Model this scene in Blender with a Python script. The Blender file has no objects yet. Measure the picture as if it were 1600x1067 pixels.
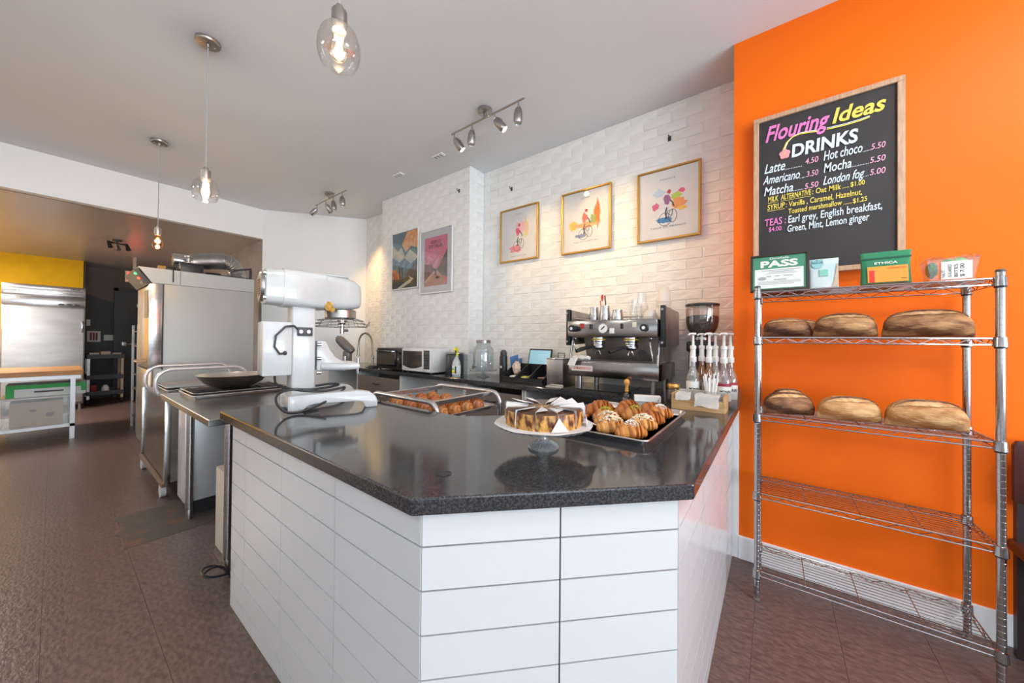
import bpy, bmesh, math, random
from mathutils import Vector, Matrix

rnd = random.Random(7)
PI = math.pi
scn = bpy.context.scene
COL = scn.collection

# ---------------------------------------------------------------- camera
CAM_H = 1.30
YAW, PITCH, ROLL = math.radians(52.92), math.radians(.506), math.radians(.538)
FPX, CYP = 542.0, 533.5 - 8.2          # focal length in pixels of a 1600x1067 frame, principal row
_f = Vector((math.sin(YAW) * math.cos(PITCH), math.cos(YAW) * math.cos(PITCH), math.sin(PITCH)))
_r = Vector((math.cos(YAW), -math.sin(YAW), 0))
_u = _r.cross(_f)
CR = _r * math.cos(ROLL) + _u * math.sin(ROLL)
CU = -_r * math.sin(ROLL) + _u * math.cos(ROLL)
CF = _f
cam_d = bpy.data.cameras.new('camera')
cam = bpy.data.objects.new('camera', cam_d)
COL.objects.link(cam)
M = Matrix.Identity(4)
for i in range(3):
    M[i][0], M[i][1], M[i][2] = CR[i], CU[i], -CF[i]
M[2][3] = CAM_H
cam.matrix_world = M
cam_d.sensor_width = 36.0
cam_d.sensor_fit = 'HORIZONTAL'
cam_d.lens = FPX / 1600 * 36.0
cam_d.shift_y = -8.2 / 1600
cam_d.clip_start = 0.05
scn.camera = cam

# ---------------------------------------------------------------- view, world, daylight
scn.view_settings.view_transform = 'Standard'
scn.view_settings.look = 'None'
scn.view_settings.gamma = 1.0
scn.view_settings.use_curve_mapping = False
scn.view_settings.exposure = 0.0
world = bpy.data.worlds.new('sky')
scn.world = world
world.use_nodes = True
wb = world.node_tree.nodes['Background']
wb.inputs[0].default_value = (.80, .90, 1.0, 1)
wb.inputs[1].default_value = 0.5


def area_light(name, loc, rot, sx, sy, power, color):
    d = bpy.data.lights.new(name, 'AREA')
    d.shape = 'RECTANGLE'
    d.size, d.size_y, d.energy, d.color = sx, sy, power, color
    o = bpy.data.objects.new(name, d)
    COL.objects.link(o)
    o.location, o.rotation_euler = loc, rot
    return o


# daylight entering the shop front behind the camera and the side window to its left, tilted up like pavement bounce to brighten the ceiling
area_light('daylight_front', (-.1, -4.95, 1.45), (PI / 2 + .95, 0, 0), 4.4, 2.4, 505, (.79, .915, 1.0))
area_light('daylight_side', (-2.93, -1.2, 1.6), (PI / 2 + .95, 0, -PI / 2), 4.6, 2.0, 40, (.86, .95, 1.0))


def ray(px, py):
    return CR * ((px - 800) / FPX) - CU * ((py - CYP) / FPX) + CF


def at(px, py, ax, v):
    """point where the sight line of a photo pixel meets the plane axis=v"""
    d = ray(px, py)
    o = Vector((0, 0, CAM_H))
    t = (v - o[ax]) / d[ax]
    return o + d * t


def on_x(px, py, v): return at(px, py, 0, v)
def on_y(px, py, v): return at(px, py, 1, v)
def on_z(px, py, v): return at(px, py, 2, v)


# ---------------------------------------------------------------- materials
MATS = {}


def mat(name, col, rough=.5, metal=0.0, col2=None, nscale=8.0, bump=0.0, bscale=60.0, stretch=(1, 1, 1),
        contrast=(.35, .65), coat=0.0, emit=None, estr=0.0, spec=.5, trans=0.0, ior=1.45, rough2=None, detail=4.0,
        alpha=1.0, sss=0.0):
    if name in MATS:
        return MATS[name]
    m = bpy.data.materials.new(name)
    m.use_nodes = True
    nt = m.node_tree
    b = nt.nodes['Principled BSDF']
    b.inputs['Base Color'].default_value = (*col, 1)
    b.inputs['Roughness'].default_value = rough
    b.inputs['Metallic'].default_value = metal
    b.inputs['Specular IOR Level'].default_value = spec
    b.inputs['Coat Weight'].default_value = coat
    b.inputs['Coat Roughness'].default_value = .08
    b.inputs['Transmission Weight'].default_value = trans
    b.inputs['IOR'].default_value = ior
    b.inputs['Alpha'].default_value = alpha
    if sss:
        b.inputs['Subsurface Weight'].default_value = sss
        b.inputs['Subsurface Radius'].default_value = (.02, .01, .006)
    if emit:
        b.inputs['Emission Color'].default_value = (*emit, 1)
        b.inputs['Emission Strength'].default_value = estr
    tc = nt.nodes.new('ShaderNodeTexCoord')
    mp = nt.nodes.new('ShaderNodeMapping')
    mp.inputs['Scale'].default_value = stretch
    nt.links.new(tc.outputs['Object'], mp.inputs['Vector'])
    nz = nt.nodes.new('ShaderNodeTexNoise')
    nz.inputs['Scale'].default_value = nscale
    nz.inputs['Detail'].default_value = detail
    nt.links.new(mp.outputs['Vector'], nz.inputs['Vector'])
    if col2 is None:
        col2 = tuple(min(1, c * .93) for c in col)
    rp = nt.nodes.new('ShaderNodeValToRGB')
    rp.color_ramp.elements[0].position, rp.color_ramp.elements[1].position = contrast
    rp.color_ramp.elements[0].color = (*col2, 1)
    rp.color_ramp.elements[1].color = (*col, 1)
    nt.links.new(nz.outputs['Fac'], rp.inputs['Fac'])
    nt.links.new(rp.outputs['Color'], b.inputs['Base Color'])
    if rough2 is not None:
        mr = nt.nodes.new('ShaderNodeMapRange')
        mr.inputs['To Min'].default_value, mr.inputs['To Max'].default_value = rough2, rough
        nt.links.new(nz.outputs['Fac'], mr.inputs['Value'])
        nt.links.new(mr.outputs['Result'], b.inputs['Roughness'])
    if bump:
        n2 = nt.nodes.new('ShaderNodeTexNoise')
        n2.inputs['Scale'].default_value = bscale
        n2.inputs['Detail'].default_value = 5
        nt.links.new(mp.outputs['Vector'], n2.inputs['Vector'])
        bp = nt.nodes.new('ShaderNodeBump')
        bp.inputs['Strength'].default_value = bump
        bp.inputs['Distance'].default_value = .01
        nt.links.new(n2.outputs['Fac'], bp.inputs['Height'])
        nt.links.new(bp.outputs['Normal'], b.inputs['Normal'])
    MATS[name] = m
    return m


def glass(name, tint=(1, 1, 1), gloss=.08, rough=.02, opaque=0.0, body=(.9, .9, .9), edge=.6):
    """thin glass or clear plastic: see-through with a reflection, optionally a little milky"""
    if name in MATS:
        return MATS[name]
    m = bpy.data.materials.new(name)
    m.use_nodes = True
    nt = m.node_tree
    nt.nodes.remove(nt.nodes['Principled BSDF'])
    out = nt.nodes['Material Output']
    t = nt.nodes.new('ShaderNodeBsdfTransparent')
    t.inputs[0].default_value = (*tint, 1)
    g = nt.nodes.new('ShaderNodeBsdfGlossy')
    g.inputs['Roughness'].default_value = rough
    lw = nt.nodes.new('ShaderNodeLayerWeight')
    lw.inputs['Blend'].default_value = .25
    mr = nt.nodes.new('ShaderNodeMapRange')
    mr.inputs['To Min'].default_value, mr.inputs['To Max'].default_value = gloss, edge
    nt.links.new(lw.outputs['Facing'], mr.inputs['Value'])
    mx = nt.nodes.new('ShaderNodeMixShader')
    nt.links.new(mr.outputs['Result'], mx.inputs[0])
    last = t
    if opaque:
        d = nt.nodes.new('ShaderNodeBsdfDiffuse')
        d.inputs[0].default_value = (*body, 1)
        m0 = nt.nodes.new('ShaderNodeMixShader')
        m0.inputs[0].default_value = opaque
        nt.links.new(t.outputs[0], m0.inputs[1])
        nt.links.new(d.outputs[0], m0.inputs[2])
        last = m0
    nt.links.new(last.outputs[0], mx.inputs[1])
    nt.links.new(g.outputs[0], mx.inputs[2])
    nt.links.new(mx.outputs[0], out.inputs[0])
    MATS[name] = m
    return m


W_PAINT = mat('painted brick', (.87, .865, .85), .55, col2=(.80, .785, .76), nscale=5, bump=1.0, bscale=17, stretch=(1, .7, 1.4))
W_WHITE = mat('white wall paint', (.90, .91, .915), .6, col2=(.87, .88, .885), nscale=1.5, bump=.05)
CEIL = mat('ceiling paint', (.745, .76, .79), .7, col2=(.72, .735, .765), nscale=1.2, bump=.06, bscale=25)
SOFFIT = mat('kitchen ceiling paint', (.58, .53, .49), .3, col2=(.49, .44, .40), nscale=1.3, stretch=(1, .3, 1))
ORANGE = mat('orange wall paint', (.90, .155, .006), .5, spec=.22, col2=(.87, .145, .006), nscale=1.0, bump=.04, bscale=90)
YELLOW = mat('yellow wall paint', (.95, .52, .005), .5, spec=.2)
DARKW = mat('charcoal wall paint', (.055, .05, .055), .5)
BROWNW = mat('brown wall paint', (.16, .10, .075), .5)
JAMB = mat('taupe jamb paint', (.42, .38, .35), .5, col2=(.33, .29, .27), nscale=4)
FLOORT = mat('brown vinyl tile', (.165, .105, .085), .42, col2=(.090, .057, .047), nscale=26, stretch=(2.2, 1, 1), contrast=(.36, .64),
             bump=.2, bscale=40, rough2=.24)
FLOORB = mat('tile joint', (.055, .04, .034), .6)
TILE = mat('white glazed tile', (.62, .635, .65), .16, col2=(.60, .615, .63), nscale=2.5, bump=.03, bscale=14)
GROUT = mat('grey grout', (.055, .05, .047), .8)
STEEL = mat('brushed steel', (.60, .60, .60), .26, 1.0, col2=(.50, .50, .50), nscale=6, stretch=(1, 1, 14), rough2=.2)
STEELD = mat('worn steel', (.46, .45, .44), .34, 1.0, col2=(.34, .32, .31), nscale=5)
CHROME = mat('chrome', (.46, .46, .47), .13, 1.0)
ALU = mat('aluminium', (.66, .66, .67), .32, 1.0, col2=(.56, .55, .55), nscale=14)
NICKEL = mat('brushed nickel', (.42, .38, .34), .32, 1.0)
BLACK = mat('black plastic', (.018, .018, .02), .38)
BLACKG = mat('black gloss', (.012, .012, .014), .12)
DGREY = mat('dark grey plastic', (.06, .06, .065), .45)
WHITE = mat('white plastic', (.80, .80, .79), .35)
WHITEM = mat('white enamel', (.57, .60, .605), .28, col2=(.50, .53, .53), nscale=7, coat=.3)
PAPER = mat('paper', (.82, .81, .78), .7)
GOLD = mat('gold frame', (.66, .38, .10), .3, .85)
WOODL = mat('light wood', (.58, .36, .17), .5, col2=(.46, .27, .12), nscale=10, stretch=(1, 1, 10))
BUTCH = mat('butcher block', (.50, .24, .075), .42, col2=(.38, .17, .05), nscale=4, stretch=(1, 10, 10))
CARDB = mat('cardboard', (.42, .27, .16), .75)
GLASS = glass('clear glass', (.985, .99, .99))
PLASTIC = glass('clear plastic', (.95, .96, .96), .05, .08, .04, edge=.35)
PANE = glass('window glass', (.97, .98, .98), .04)
RUBBER = mat('black rubber', (.02, .02, .02), .6)


def granite():
    m = bpy.data.materials.new('black speckled quartz')
    m.use_nodes = True
    nt = m.node_tree
    b = nt.nodes['Principled BSDF']
    b.inputs['Roughness'].default_value = .10
    b.inputs['Specular IOR Level'].default_value = .75
    tc = nt.nodes.new('ShaderNodeTexCoord')
    v = nt.nodes.new('ShaderNodeTexVoronoi')
    v.inputs['Scale'].default_value = 380
    nt.links.new(tc.outputs['Object'], v.inputs['Vector'])
    r = nt.nodes.new('ShaderNodeValToRGB')
    r.color_ramp.elements[0].position = .10
    r.color_ramp.elements[0].color = (.20, .20, .21, 1)
    r.color_ramp.elements[1].position = .26
    r.color_ramp.elements[1].color = (.022, .022, .025, 1)
    nt.links.new(v.outputs['Distance'], r.inputs['Fac'])
    n = nt.nodes.new('ShaderNodeTexNoise')
    n.inputs['Scale'].default_value = 160
    nt.links.new(tc.outputs['Object'], n.inputs['Vector'])
    r2 = nt.nodes.new('ShaderNodeValToRGB')
    r2.color_ramp.elements[0].position = .46
    r2.color_ramp.elements[0].color = (.022, .022, .024, 1)
    r2.color_ramp.elements[1].position = .60
    r2.color_ramp.elements[1].color = (.055, .055, .058, 1)
    nt.links.new(n.outputs['Fac'], r2.inputs['Fac'])
    mx = nt.nodes.new('ShaderNodeMix')
    mx.data_type = 'RGBA'
    mx.blend_type = 'LIGHTEN'
    mx.inputs['Factor'].default_value = 1
    nt.links.new(r.outputs['Color'], mx.inputs['A'])
    nt.links.new(r2.outputs['Color'], mx.inputs['B'])
    nt.links.new(mx.outputs['Result'], b.inputs['Base Color'])
    return m


GRANITE = granite()


# ---------------------------------------------------------------- mesh building
class MB:
    def __init__(s):
        s.bm = bmesh.new()
        s.mi = 0

    def _new(s, geom_faces):
        for f in geom_faces:
            f.material_index = s.mi

    def box(s, x0, x1, y0, y1, z0, z1, bevel=0.0, seg=2, rot=None, piv=None):
        r = bmesh.ops.create_cube(s.bm, size=1)
        vs = r['verts']
        bmesh.ops.scale(s.bm, vec=(abs(x1 - x0), abs(y1 - y0), abs(z1 - z0)), verts=vs)
        c = Vector(((x0 + x1) / 2, (y0 + y1) / 2, (z0 + z1) / 2))
        if rot is not None:
            bmesh.ops.rotate(s.bm, cent=(0, 0, 0), matrix=rot, verts=vs)
        bmesh.ops.translate(s.bm, vec=c, verts=vs)
        if bevel:
            es = list({e for v in vs for e in v.link_edges})
            rr = bmesh.ops.bevel(s.bm, geom=es, offset=bevel, segments=seg, affect='EDGES', profile=.5)
            s._new(rr['faces'])
            for v in vs:
                if v.is_valid:
                    s._new(v.link_faces)
        else:
            s._new({f for v in vs for f in v.link_faces})
        return s

    def ring_surface(s, rings, cap0=True, cap1=True, closed=False):
        """rings: list of lists of points, same count; quads between"""
        vr = [[s.bm.verts.new(p) for p in ring] for ring in rings]
        n = len(vr[0])
        fs = []
        m = len(vr)
        for i in range(m if closed else m - 1):
            a, b = vr[i], vr[(i + 1) % m]
            for j in range(n):
                k = (j + 1) % n
                try:
                    fs.append(s.bm.faces.new((a[j], a[k], b[k], b[j])))
                except ValueError:
                    pass
        if not closed:
            if cap0:
                fs.append(s.bm.faces.new(list(reversed(vr[0]))))
            if cap1:
                fs.append(s.bm.faces.new(vr[-1]))
        s._new(fs)
        return s

    def tube(s, pts, r, n=8, closed=False, cap=True):
        pts = [Vector(p) for p in pts]
        rr = r if isinstance(r, (list, tuple)) else [r] * len(pts)
        rings = []
        m = len(pts)
        prev = None
        for i, p in enumerate(pts):
            if closed:
                t = pts[(i + 1) % m] - pts[i - 1]
            else:
                t = pts[min(i + 1, m - 1)] - pts[max(i - 1, 0)]
            if t.length < 1e-9:
                t = Vector((0, 0, 1))
            t.normalize()
            if prev is None:
                a = Vector((0, 0, 1)) if abs(t.z) < .9 else Vector((1, 0, 0))
                u = t.cross(a).normalized()
            else:
                u = (prev - t * prev.dot(t))
                if u.length < 1e-6:
                    u = t.cross(Vector((0, 0, 1)))
                u.normalize()
            prev = u
            w = t.cross(u)
            rings.append([p + (u * math.cos(2 * PI * k / n) + w * math.sin(2 * PI * k / n)) * rr[i] for k in range(n)])
        s.ring_surface(rings, cap, cap, closed)
        return s

    def cyl(s, a, b, r, n=16, r2=None):
        return s.tube([a, b], [r, r if r2 is None else r2], n)

    def lathe(s, prof, c=(0, 0, 0), n=24, axis='z', cap0=True, cap1=True, sx=1, sy=1):
        c = Vector(c)
        rings = []
        for r, h in prof:
            ring = []
            for k in range(n):
                a = 2 * PI * k / n
                x, y = r * math.cos(a) * sx, r * math.sin(a) * sy
                if axis == 'z':
                    q = Vector((x, y, h))
                elif axis == 'x':
                    q = Vector((h, x, y))
                else:
                    q = Vector((y, h, x))
                ring.append(c + q)
            rings.append(ring)
        return s.ring_surface(rings, cap0, cap1)

    def prism(s, poly, z0, z1, axis='z', bevel=0.0):
        """extrude polygon (2-D) along axis"""
        def P(p, h):
            if axis == 'z':
                return (p[0], p[1], h)
            if axis == 'x':
                return (h, p[0], p[1])
            return (p[0], h, p[1])
        va = [s.bm.verts.new(P(p, z0)) for p in poly]
        vb = [s.bm.verts.new(P(p, z1)) for p in poly]
        n = len(poly)
        fs = [s.bm.faces.new(list(reversed(va))), s.bm.faces.new(vb)]
        for i in range(n):
            k = (i + 1) % n
            fs.append(s.bm.faces.new((va[i], va[k], vb[k], vb[i])))
        s._new(fs)
        bmesh.ops.recalc_face_normals(s.bm, faces=fs)
        if bevel:
            es = list({e for f in fs for e in f.edges})
            rr = bmesh.ops.bevel(s.bm, geom=es, offset=bevel, segments=2, affect='EDGES', profile=.5)
            s._new(rr['faces'])
        return s

    def sphere(s, c, r, sx=1, sy=1, sz=1, u=16, v=10):
        rr = bmesh.ops.create_uvsphere(s.bm, u_segments=u, v_segments=v, radius=r)
        bmesh.ops.scale(s.bm, vec=(sx, sy, sz), verts=rr['verts'])
        bmesh.ops.translate(s.bm, vec=c, verts=rr['verts'])
        s._new({f for q in rr['verts'] for f in q.link_faces})
        return s

    def quad(s, a, b, c, d):
        f = s.bm.faces.new([s.bm.verts.new(p) for p in (a, b, c, d)])
        s._new([f])
        return s

    def xf(s, mtx):
        bmesh.ops.transform(s.bm, matrix=mtx, verts=s.bm.verts)
        return s

    def mesh(s, name, mats, smooth=40):
        me = bpy.data.meshes.new(name)
        bmesh.ops.recalc_face_normals(s.bm, faces=s.bm.faces)
        if smooth:
            lim = math.radians(smooth)
            for f in s.bm.faces:
                f.smooth = True
            for e in s.bm.edges:
                if len(e.link_faces) == 2 and e.calc_face_angle(0) > lim:
                    e.smooth = False
        s.bm.to_mesh(me)
        s.bm.free()
        for m in (mats if isinstance(mats, (list, tuple)) else [mats]):
            me.materials.append(m)
        return me

    def build(s, name, mats, parent=None, loc=(0, 0, 0), rz=0.0, smooth=40):
        return obj(name, s.mesh(name, mats, smooth), parent, loc, rz)


def obj(name, me, parent=None, loc=(0, 0, 0), rz=0.0):
    o = bpy.data.objects.new(name, me)
    COL.objects.link(o)
    o.location = loc
    o.rotation_euler = (0, 0, rz)
    if parent is not None:
        o.parent = parent
    return o


def tag(o, label=None, cat=None, group=None, kind=None):
    if label:
        o['label'] = label
    if cat:
        o['category'] = cat
    if group:
        o['group'] = group
    if kind:
        o['kind'] = kind
    return o


def thing(name, label, cat, loc=(0, 0, 0), rz=0.0, group=None):
    o = bpy.data.objects.new(name, None)
    COL.objects.link(o)
    o.empty_display_size = .05
    o.location = loc
    o.rotation_euler = (0, 0, rz)
    return tag(o, label, cat, group)


def struct(name, mb, mats, loc=(0, 0, 0), smooth=0):
    return tag(mb.build(name, mats, None, loc, smooth=smooth), kind='structure')


def copy_tree(o, parent=None):
    c = o.copy()
    COL.objects.link(c)
    c.parent = parent
    for ch in list(o.children):
        copy_tree(ch, c)
    return c


def arc(c, r, a0, a1, n, plane='xz'):
    out = []
    for i in range(n + 1):
        a = a0 + (a1 - a0) * i / n
        p, q = r * math.cos(a), r * math.sin(a)
        d = {'xz': (p, 0, q), 'yz': (0, p, q), 'xy': (p, q, 0)}[plane]
        out.append(Vector(c) + Vector(d))
    return out


# flat lettering: made first, while the scene is still small
_TXT = {}


def glyphs(s, bold=0.0):
    k = (s, bold)
    if k not in _TXT:
        cu = bpy.data.curves.new('txt', 'FONT')
        cu.body = s
        cu.size = 1
        cu.offset = bold
        cu.resolution_u = 3
        o = bpy.data.objects.new('txt', cu)
        COL.objects.link(o)
        dg = bpy.context.evaluated_depsgraph_get()
        me = o.evaluated_get(dg).to_mesh()
        vs = [v.co.copy() for v in me.vertices]
        fs = [tuple(p.vertices) for p in me.polygons]
        o.evaluated_get(dg).to_mesh_clear()
        bpy.data.objects.remove(o)
        bpy.data.curves.remove(cu)
        _TXT[k] = (vs, fs)
    return _TXT[k]


def lettering(s, p0, p1, up, height, bold=0.0, slant=0.0, lift=None):
    """mesh data for text whose baseline runs p0->p1, cap height along up; returns (verts, faces)"""
    vs, fs = glyphs(s, bold)
    x0 = min(v.x for v in vs)
    x1 = max(v.x for v in vs)
    p0, p1, up = Vector(p0), Vector(p1), Vector(up).normalized()
    d = (p1 - p0)
    out = []
    for v in vs:
        yy = v.y / .69 * height
        xx = (v.x - x0) / (x1 - x0)
        q = p0 + d * xx + up * yy + d.normalized() * (yy * slant)
        if lift is not None:
            q = q + Vector(lift)
        out.append(q)
    return out, fs


def text_obj(name, s, p0, p1, up, height, m, parent, bold=0.0, slant=0.0, lift=None):
    vs, fs = lettering(s, p0, p1, up, height, bold, slant, lift)
    o = Vector(parent.location) if parent is not None else Vector((0, 0, 0))
    me = bpy.data.meshes.new(name)
    me.from_pydata([tuple(v - o) for v in vs], [], fs)
    me.materials.append(m)
    return obj(name, me, parent)
# ================================================================ menu board lettering goes first (text needs a light scene)
BX = 2.468
CH_PINK = mat('pink chalk', (.80, .22, .55), .8)
CH_YEL = mat('yellow chalk', (.85, .68, .12), .8)
CH_WHT = mat('pale blue chalk', (.72, .82, .88), .8)
CH_ROSE = mat('rose chalk', (.80, .40, .55), .8)
MENU = [
    ('Flouring', (1196, 223), (1291.5, 198.5), 23, CH_PINK, .022, .22), ('Ideas', (1300.5, 193), (1381, 171), 22, CH_YEL, .022, .22),
    ('DRINKS', (1237, 245.6), (1340, 220.5), 18.5, CH_WHT, .03, .06),
    ('Latte', (1194.5, 272), (1225.5, 265), 14, CH_WHT, .012, .2), ('4.50', (1257.7, 256.7), (1278, 252.6), 8.5, CH_ROSE, .01, .12),
    ('Americano', (1192, 289), (1248.7, 279), 12.5, CH_WHT, .012, .2), ('3.50', (1259.7, 276.7), (1278, 272.8), 8.5, CH_ROSE, .01, .12),
    ('Matcha', (1194, 306.5), (1239, 298.7), 13, CH_WHT, .012, .15), ('5.50', (1257, 295.7), (1278, 291.2), 8.5, CH_ROSE, .01, .12),
    ('Hot choco', (1287, 251), (1347, 237), 14, CH_WHT, .012, .1), ('5.50', (1361, 234), (1383, 229.3), 9, CH_ROSE, .01, .12),
    ('Mocha', (1287, 270), (1330.4, 261), 14, CH_WHT, .012, .1), ('5.50', (1359, 255), (1383, 250), 9, CH_ROSE, .01, .12),
    ('London fog', (1286, 289), (1348.4, 276.5), 13, CH_WHT, .012, .2), ('5.00', (1359, 274), (1383, 269.5), 9, CH_ROSE, .01, .12),
    ('MILK', (1200, 316), (1216, 313.2), 8, CH_YEL, .012, .05), ('ALTERNATIVE', (1220, 312.5), (1267, 304), 8, CH_YEL, .012, .05),
    (': Oat Milk', (1269, 303.3), (1314, 295.3), 8, CH_YEL, .01, .05), ('$1.00', (1329, 291.7), (1351.4, 287.5), 7, CH_YEL, .014, 0),
    ('SYRUP', (1199, 328.7), (1226, 323.8), 8, CH_YEL, .012, .05), (': Vanilla , Caramel, Hazelnut,', (1228, 323.6), (1347, 304), 8, CH_YEL, .01, .05),
    ('Toasted marshmallow', (1231.5, 334), (1315.5, 319.7), 7.5, CH_YEL, .01, .05), ('$1.25', (1332.7, 317.5), (1355, 312.7), 7, CH_YEL, .014, 0),
    ('TEAS :', (1194.7, 354), (1228, 348), 10.5, CH_PINK, .014, .03), ('Earl grey, English breakfast,', (1231.5, 348.3), (1378.5, 325.7), 11, CH_WHT, .01, .05),
    ('$4.00', (1201, 362), (1221, 359.5), 6.5, CH_PINK, .01, 0), ('Green, Mint, Lemon ginger', (1230, 362.5), (1358, 343), 10.5, CH_WHT, .01, .05),
    ('...........', (1226, 265.5), (1253, 260.5), 8, CH_WHT, 0, 0), ('.....', (1249, 279), (1258, 277.3), 8, CH_WHT, 0, 0),
    ('.......', (1240, 298.7), (1255, 295.8), 8, CH_WHT, 0, 0), ('......', (1348, 237.5), (1360, 234.6), 8, CH_WHT, 0, 0),
    ('...........', (1332, 261), (1357, 255.6), 8, CH_WHT, 0, 0), ('....', (1349, 276.5), (1357, 274.6), 8, CH_WHT, 0, 0),
    ('.....', (1316, 294.6), (1327, 292.4), 8, CH_YEL, 0, 0), ('......', (1318, 319.6), (1331, 317.3), 8, CH_YEL, 0, 0),
]
PRE = [('PASS', .04), ('DineSafe', .01), ('ETHICA', .02), ('ESPRESSO', .02), ('BLEND', .02), ('GIRO', .01), ("D'ITALIA", .01), ('FRANCE', .01), ('TOUR DE FRANCE', .01),
       ('GIRO D\'ITALIA', 0), ('ITALIA', 0), ('VUELTA A ESPANA', 0), ('ESPANA', 0), ('LA MARZOCCO', .02), ('MONIN', .02), ('NUT', .01), ('SUGARED', .01), ('BITES', .01), ('$ 7.00', .01),
       ('TRUE', .02)]
for s_, *_r2 in MENU:
    glyphs(s_, _r2[4 - 0 - 0] if False else MENU[[m_[0] for m_ in MENU].index(s_)][5])
for s_, b_ in PRE:
    glyphs(s_, b_)

# ================================================================ the room
ZC = 3.13           # shop ceiling
XO = 2.51           # orange wall
XB = 2.86           # brick wall
XP = 2.645          # pillar face
YO = .20            # end of the orange wall
YP0, YP1 = 2.57, 4.20
YH = 5.87           # header over the kitchen opening
ZH = 2.73
T = .928            # worktop height

fl = MB()
fl.box(-3.1, 3.2, -5.2, 11.4, -.06, -.004)
floor = struct('floor', fl, FLOORB)
# 12-inch vinyl tiles: one object each where the photo shows them
tl = MB()
tl.box(-.1519, .1519, -.1519, .1519, -.004, 0)
tile_me = tl.mesh('tile', FLOORT, 0)
spots = []
for i in range(-10, 9):
    for j in range(-10, 30):
        x, y = .289 + .305 * (i + .5), 2.208 + .305 * (j + .5)
        d = Vector((x, y, -CAM_H))
        c = d.dot(CF)
        vis = False
        if c > .15:
            px, py = 800 + FPX * d.dot(CR) / c, CYP - FPX * d.dot(CU) / c
            hid = (x > .62 and y > .35 and y < 5.9) or x > 2.4
            vis = -60 < px < 1660 and py < 1180 and not hid
        spots.append((not vis, d.length, x, y))
spots.sort()
rest = MB()
for k, (hid, dist, x, y) in enumerate(spots):
    if not hid and k < 300:
        o = obj('tile', tile_me, floor, (x, y, 0))
    else:
        rest.box(x - .1519, x + .1519, y - .1519, y + .1519, -.004, 0)
tag(rest.build('tile_field', FLOORT, floor, smooth=0), kind='stuff')
# worn patch where a tile is missing, at the steel table's foot
pm = mat('worn bare floor', (.075, .058, .048), .6, col2=(.17, .075, .035), nscale=5, contrast=(.30, .48), bump=.4, bscale=20)
pp = MB()
pts = [(.60, 3.72), (.300, 3.76), (.275, 3.68), (.315, 3.58), (.285, 3.50), (.262, 3.42), (.30, 3.30), (.275, 3.15), (.62, 3.14), (.9, 3.14), (.9, 3.7)]
pp.prism(pts, .0004, .0016)
pp.build('bare_patch', pm, floor, smooth=0)

ce = MB()
ce.box(-3.1, 3.2, -5.2, YH + .12, ZC, ZC + .1)
struct('ceiling', ce, CEIL)
so = MB()
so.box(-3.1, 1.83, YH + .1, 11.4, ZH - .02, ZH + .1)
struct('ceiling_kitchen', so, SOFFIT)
hd = MB()
hd.box(-3.1, 1.83, YH, YH + .12, ZH - .02, ZC)
struct('wall_header', hd, W_WHITE)
jb = MB()
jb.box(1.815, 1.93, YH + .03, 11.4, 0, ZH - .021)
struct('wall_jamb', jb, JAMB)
aw = MB()
aw.prism([(1.80, 5.872), (2.93, 5.0), (3.05, 5.1), (1.93, 5.99)], 0, ZC)
struct('wall_angled', aw, W_WHITE)
ow = MB()
ow.box(XO, XO + .5, -5.2, YO, 0, ZC)
struct('wall_right', ow, ORANGE)
lw_ = MB()
lw_.box(-3.1, -3.0, 1.2, 11.4, 0, ZC)
lw_.box(-3.1, -3.0, -5.2, -3.6, 0, ZC)
lw_.box(-3.1, -3.0, -3.6, 1.2, 0, .55)
lw_.box(-3.1, -3.0, -3.6, 1.2, 2.85, ZC)
struct('wall_left', lw_, W_WHITE)
fw = MB()
fw.box(-3.1, -2.35, -5.2, -5.1, 0, ZC)
fw.box(2.15, 2.6, -5.2, -5.1, 0, ZC)
fw.box(-2.35, 2.15, -5.2, -5.1, 0, .2)
fw.box(-2.35, 2.15, -5.2, -5.1, 2.9, ZC)
struct('wall_front', fw, W_WHITE)
w1 = MB()
for x in (-2.35, -.85, .65, 2.11):
    w1.box(x, x + .05, -5.18, -5.12, .2, 2.9)
w1.box(-2.35, 2.15, -5.18, -5.12, .2, .25)
w1.box(-2.35, 2.15, -5.18, -5.12, 2.85, 2.9)
wf = struct('window_1', w1, BLACK)
for x in (-2.3, -.8, .7):
    g = MB()
    g.box(x, x + 1.4, -5.153, -5.147, .25, 2.85)
    g.build('pane', PANE, wf, smooth=0)
w2 = MB()
for y in (-3.6, -2.02, -.44, 1.15):
    w2.box(-3.08, -3.02, y, y + .05, .55, 2.85)
w2.box(-3.08, -3.02, -3.6, 1.2, .55, .6)
w2.box(-3.08, -3.02, -3.6, 1.2, 2.8, 2.85)
wf2 = struct('window_2', w2, BLACK)
for y in (-3.55, -1.97, -.39):
    g = MB()
    g.box(-3.053, -3.047, y, y + 1.5, .6, 2.8)
    g.build('pane', PANE, wf2, smooth=0)

# painted brick: mortar bed with a brick proud of it for every brick
BH, BW = .0715, .209
PH, PW = .0765, .216


def brick_mesh(w, seed):
    r = random.Random(seed)
    b = MB()
    b.box(-.0042, .0, -w / 2, w / 2, -BH / 2, BH / 2)
    for v in b.bm.verts:
        v.co.y += r.uniform(-.003, .003)
        v.co.z += r.uniform(-.0022, .0022)
        if v.co.x < -.001:
            v.co.x += r.uniform(-.0009, .0009)
    bmesh.ops.bevel(b.bm, geom=[e for e in b.bm.edges if all(v.co.x < -.0025 for v in e.verts)], offset=.003, segments=1, affect='EDGES')
    return b.mesh('brick', W_PAINT, 0)


BRK = [brick_mesh(BW, k) for k in range(6)]


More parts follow.
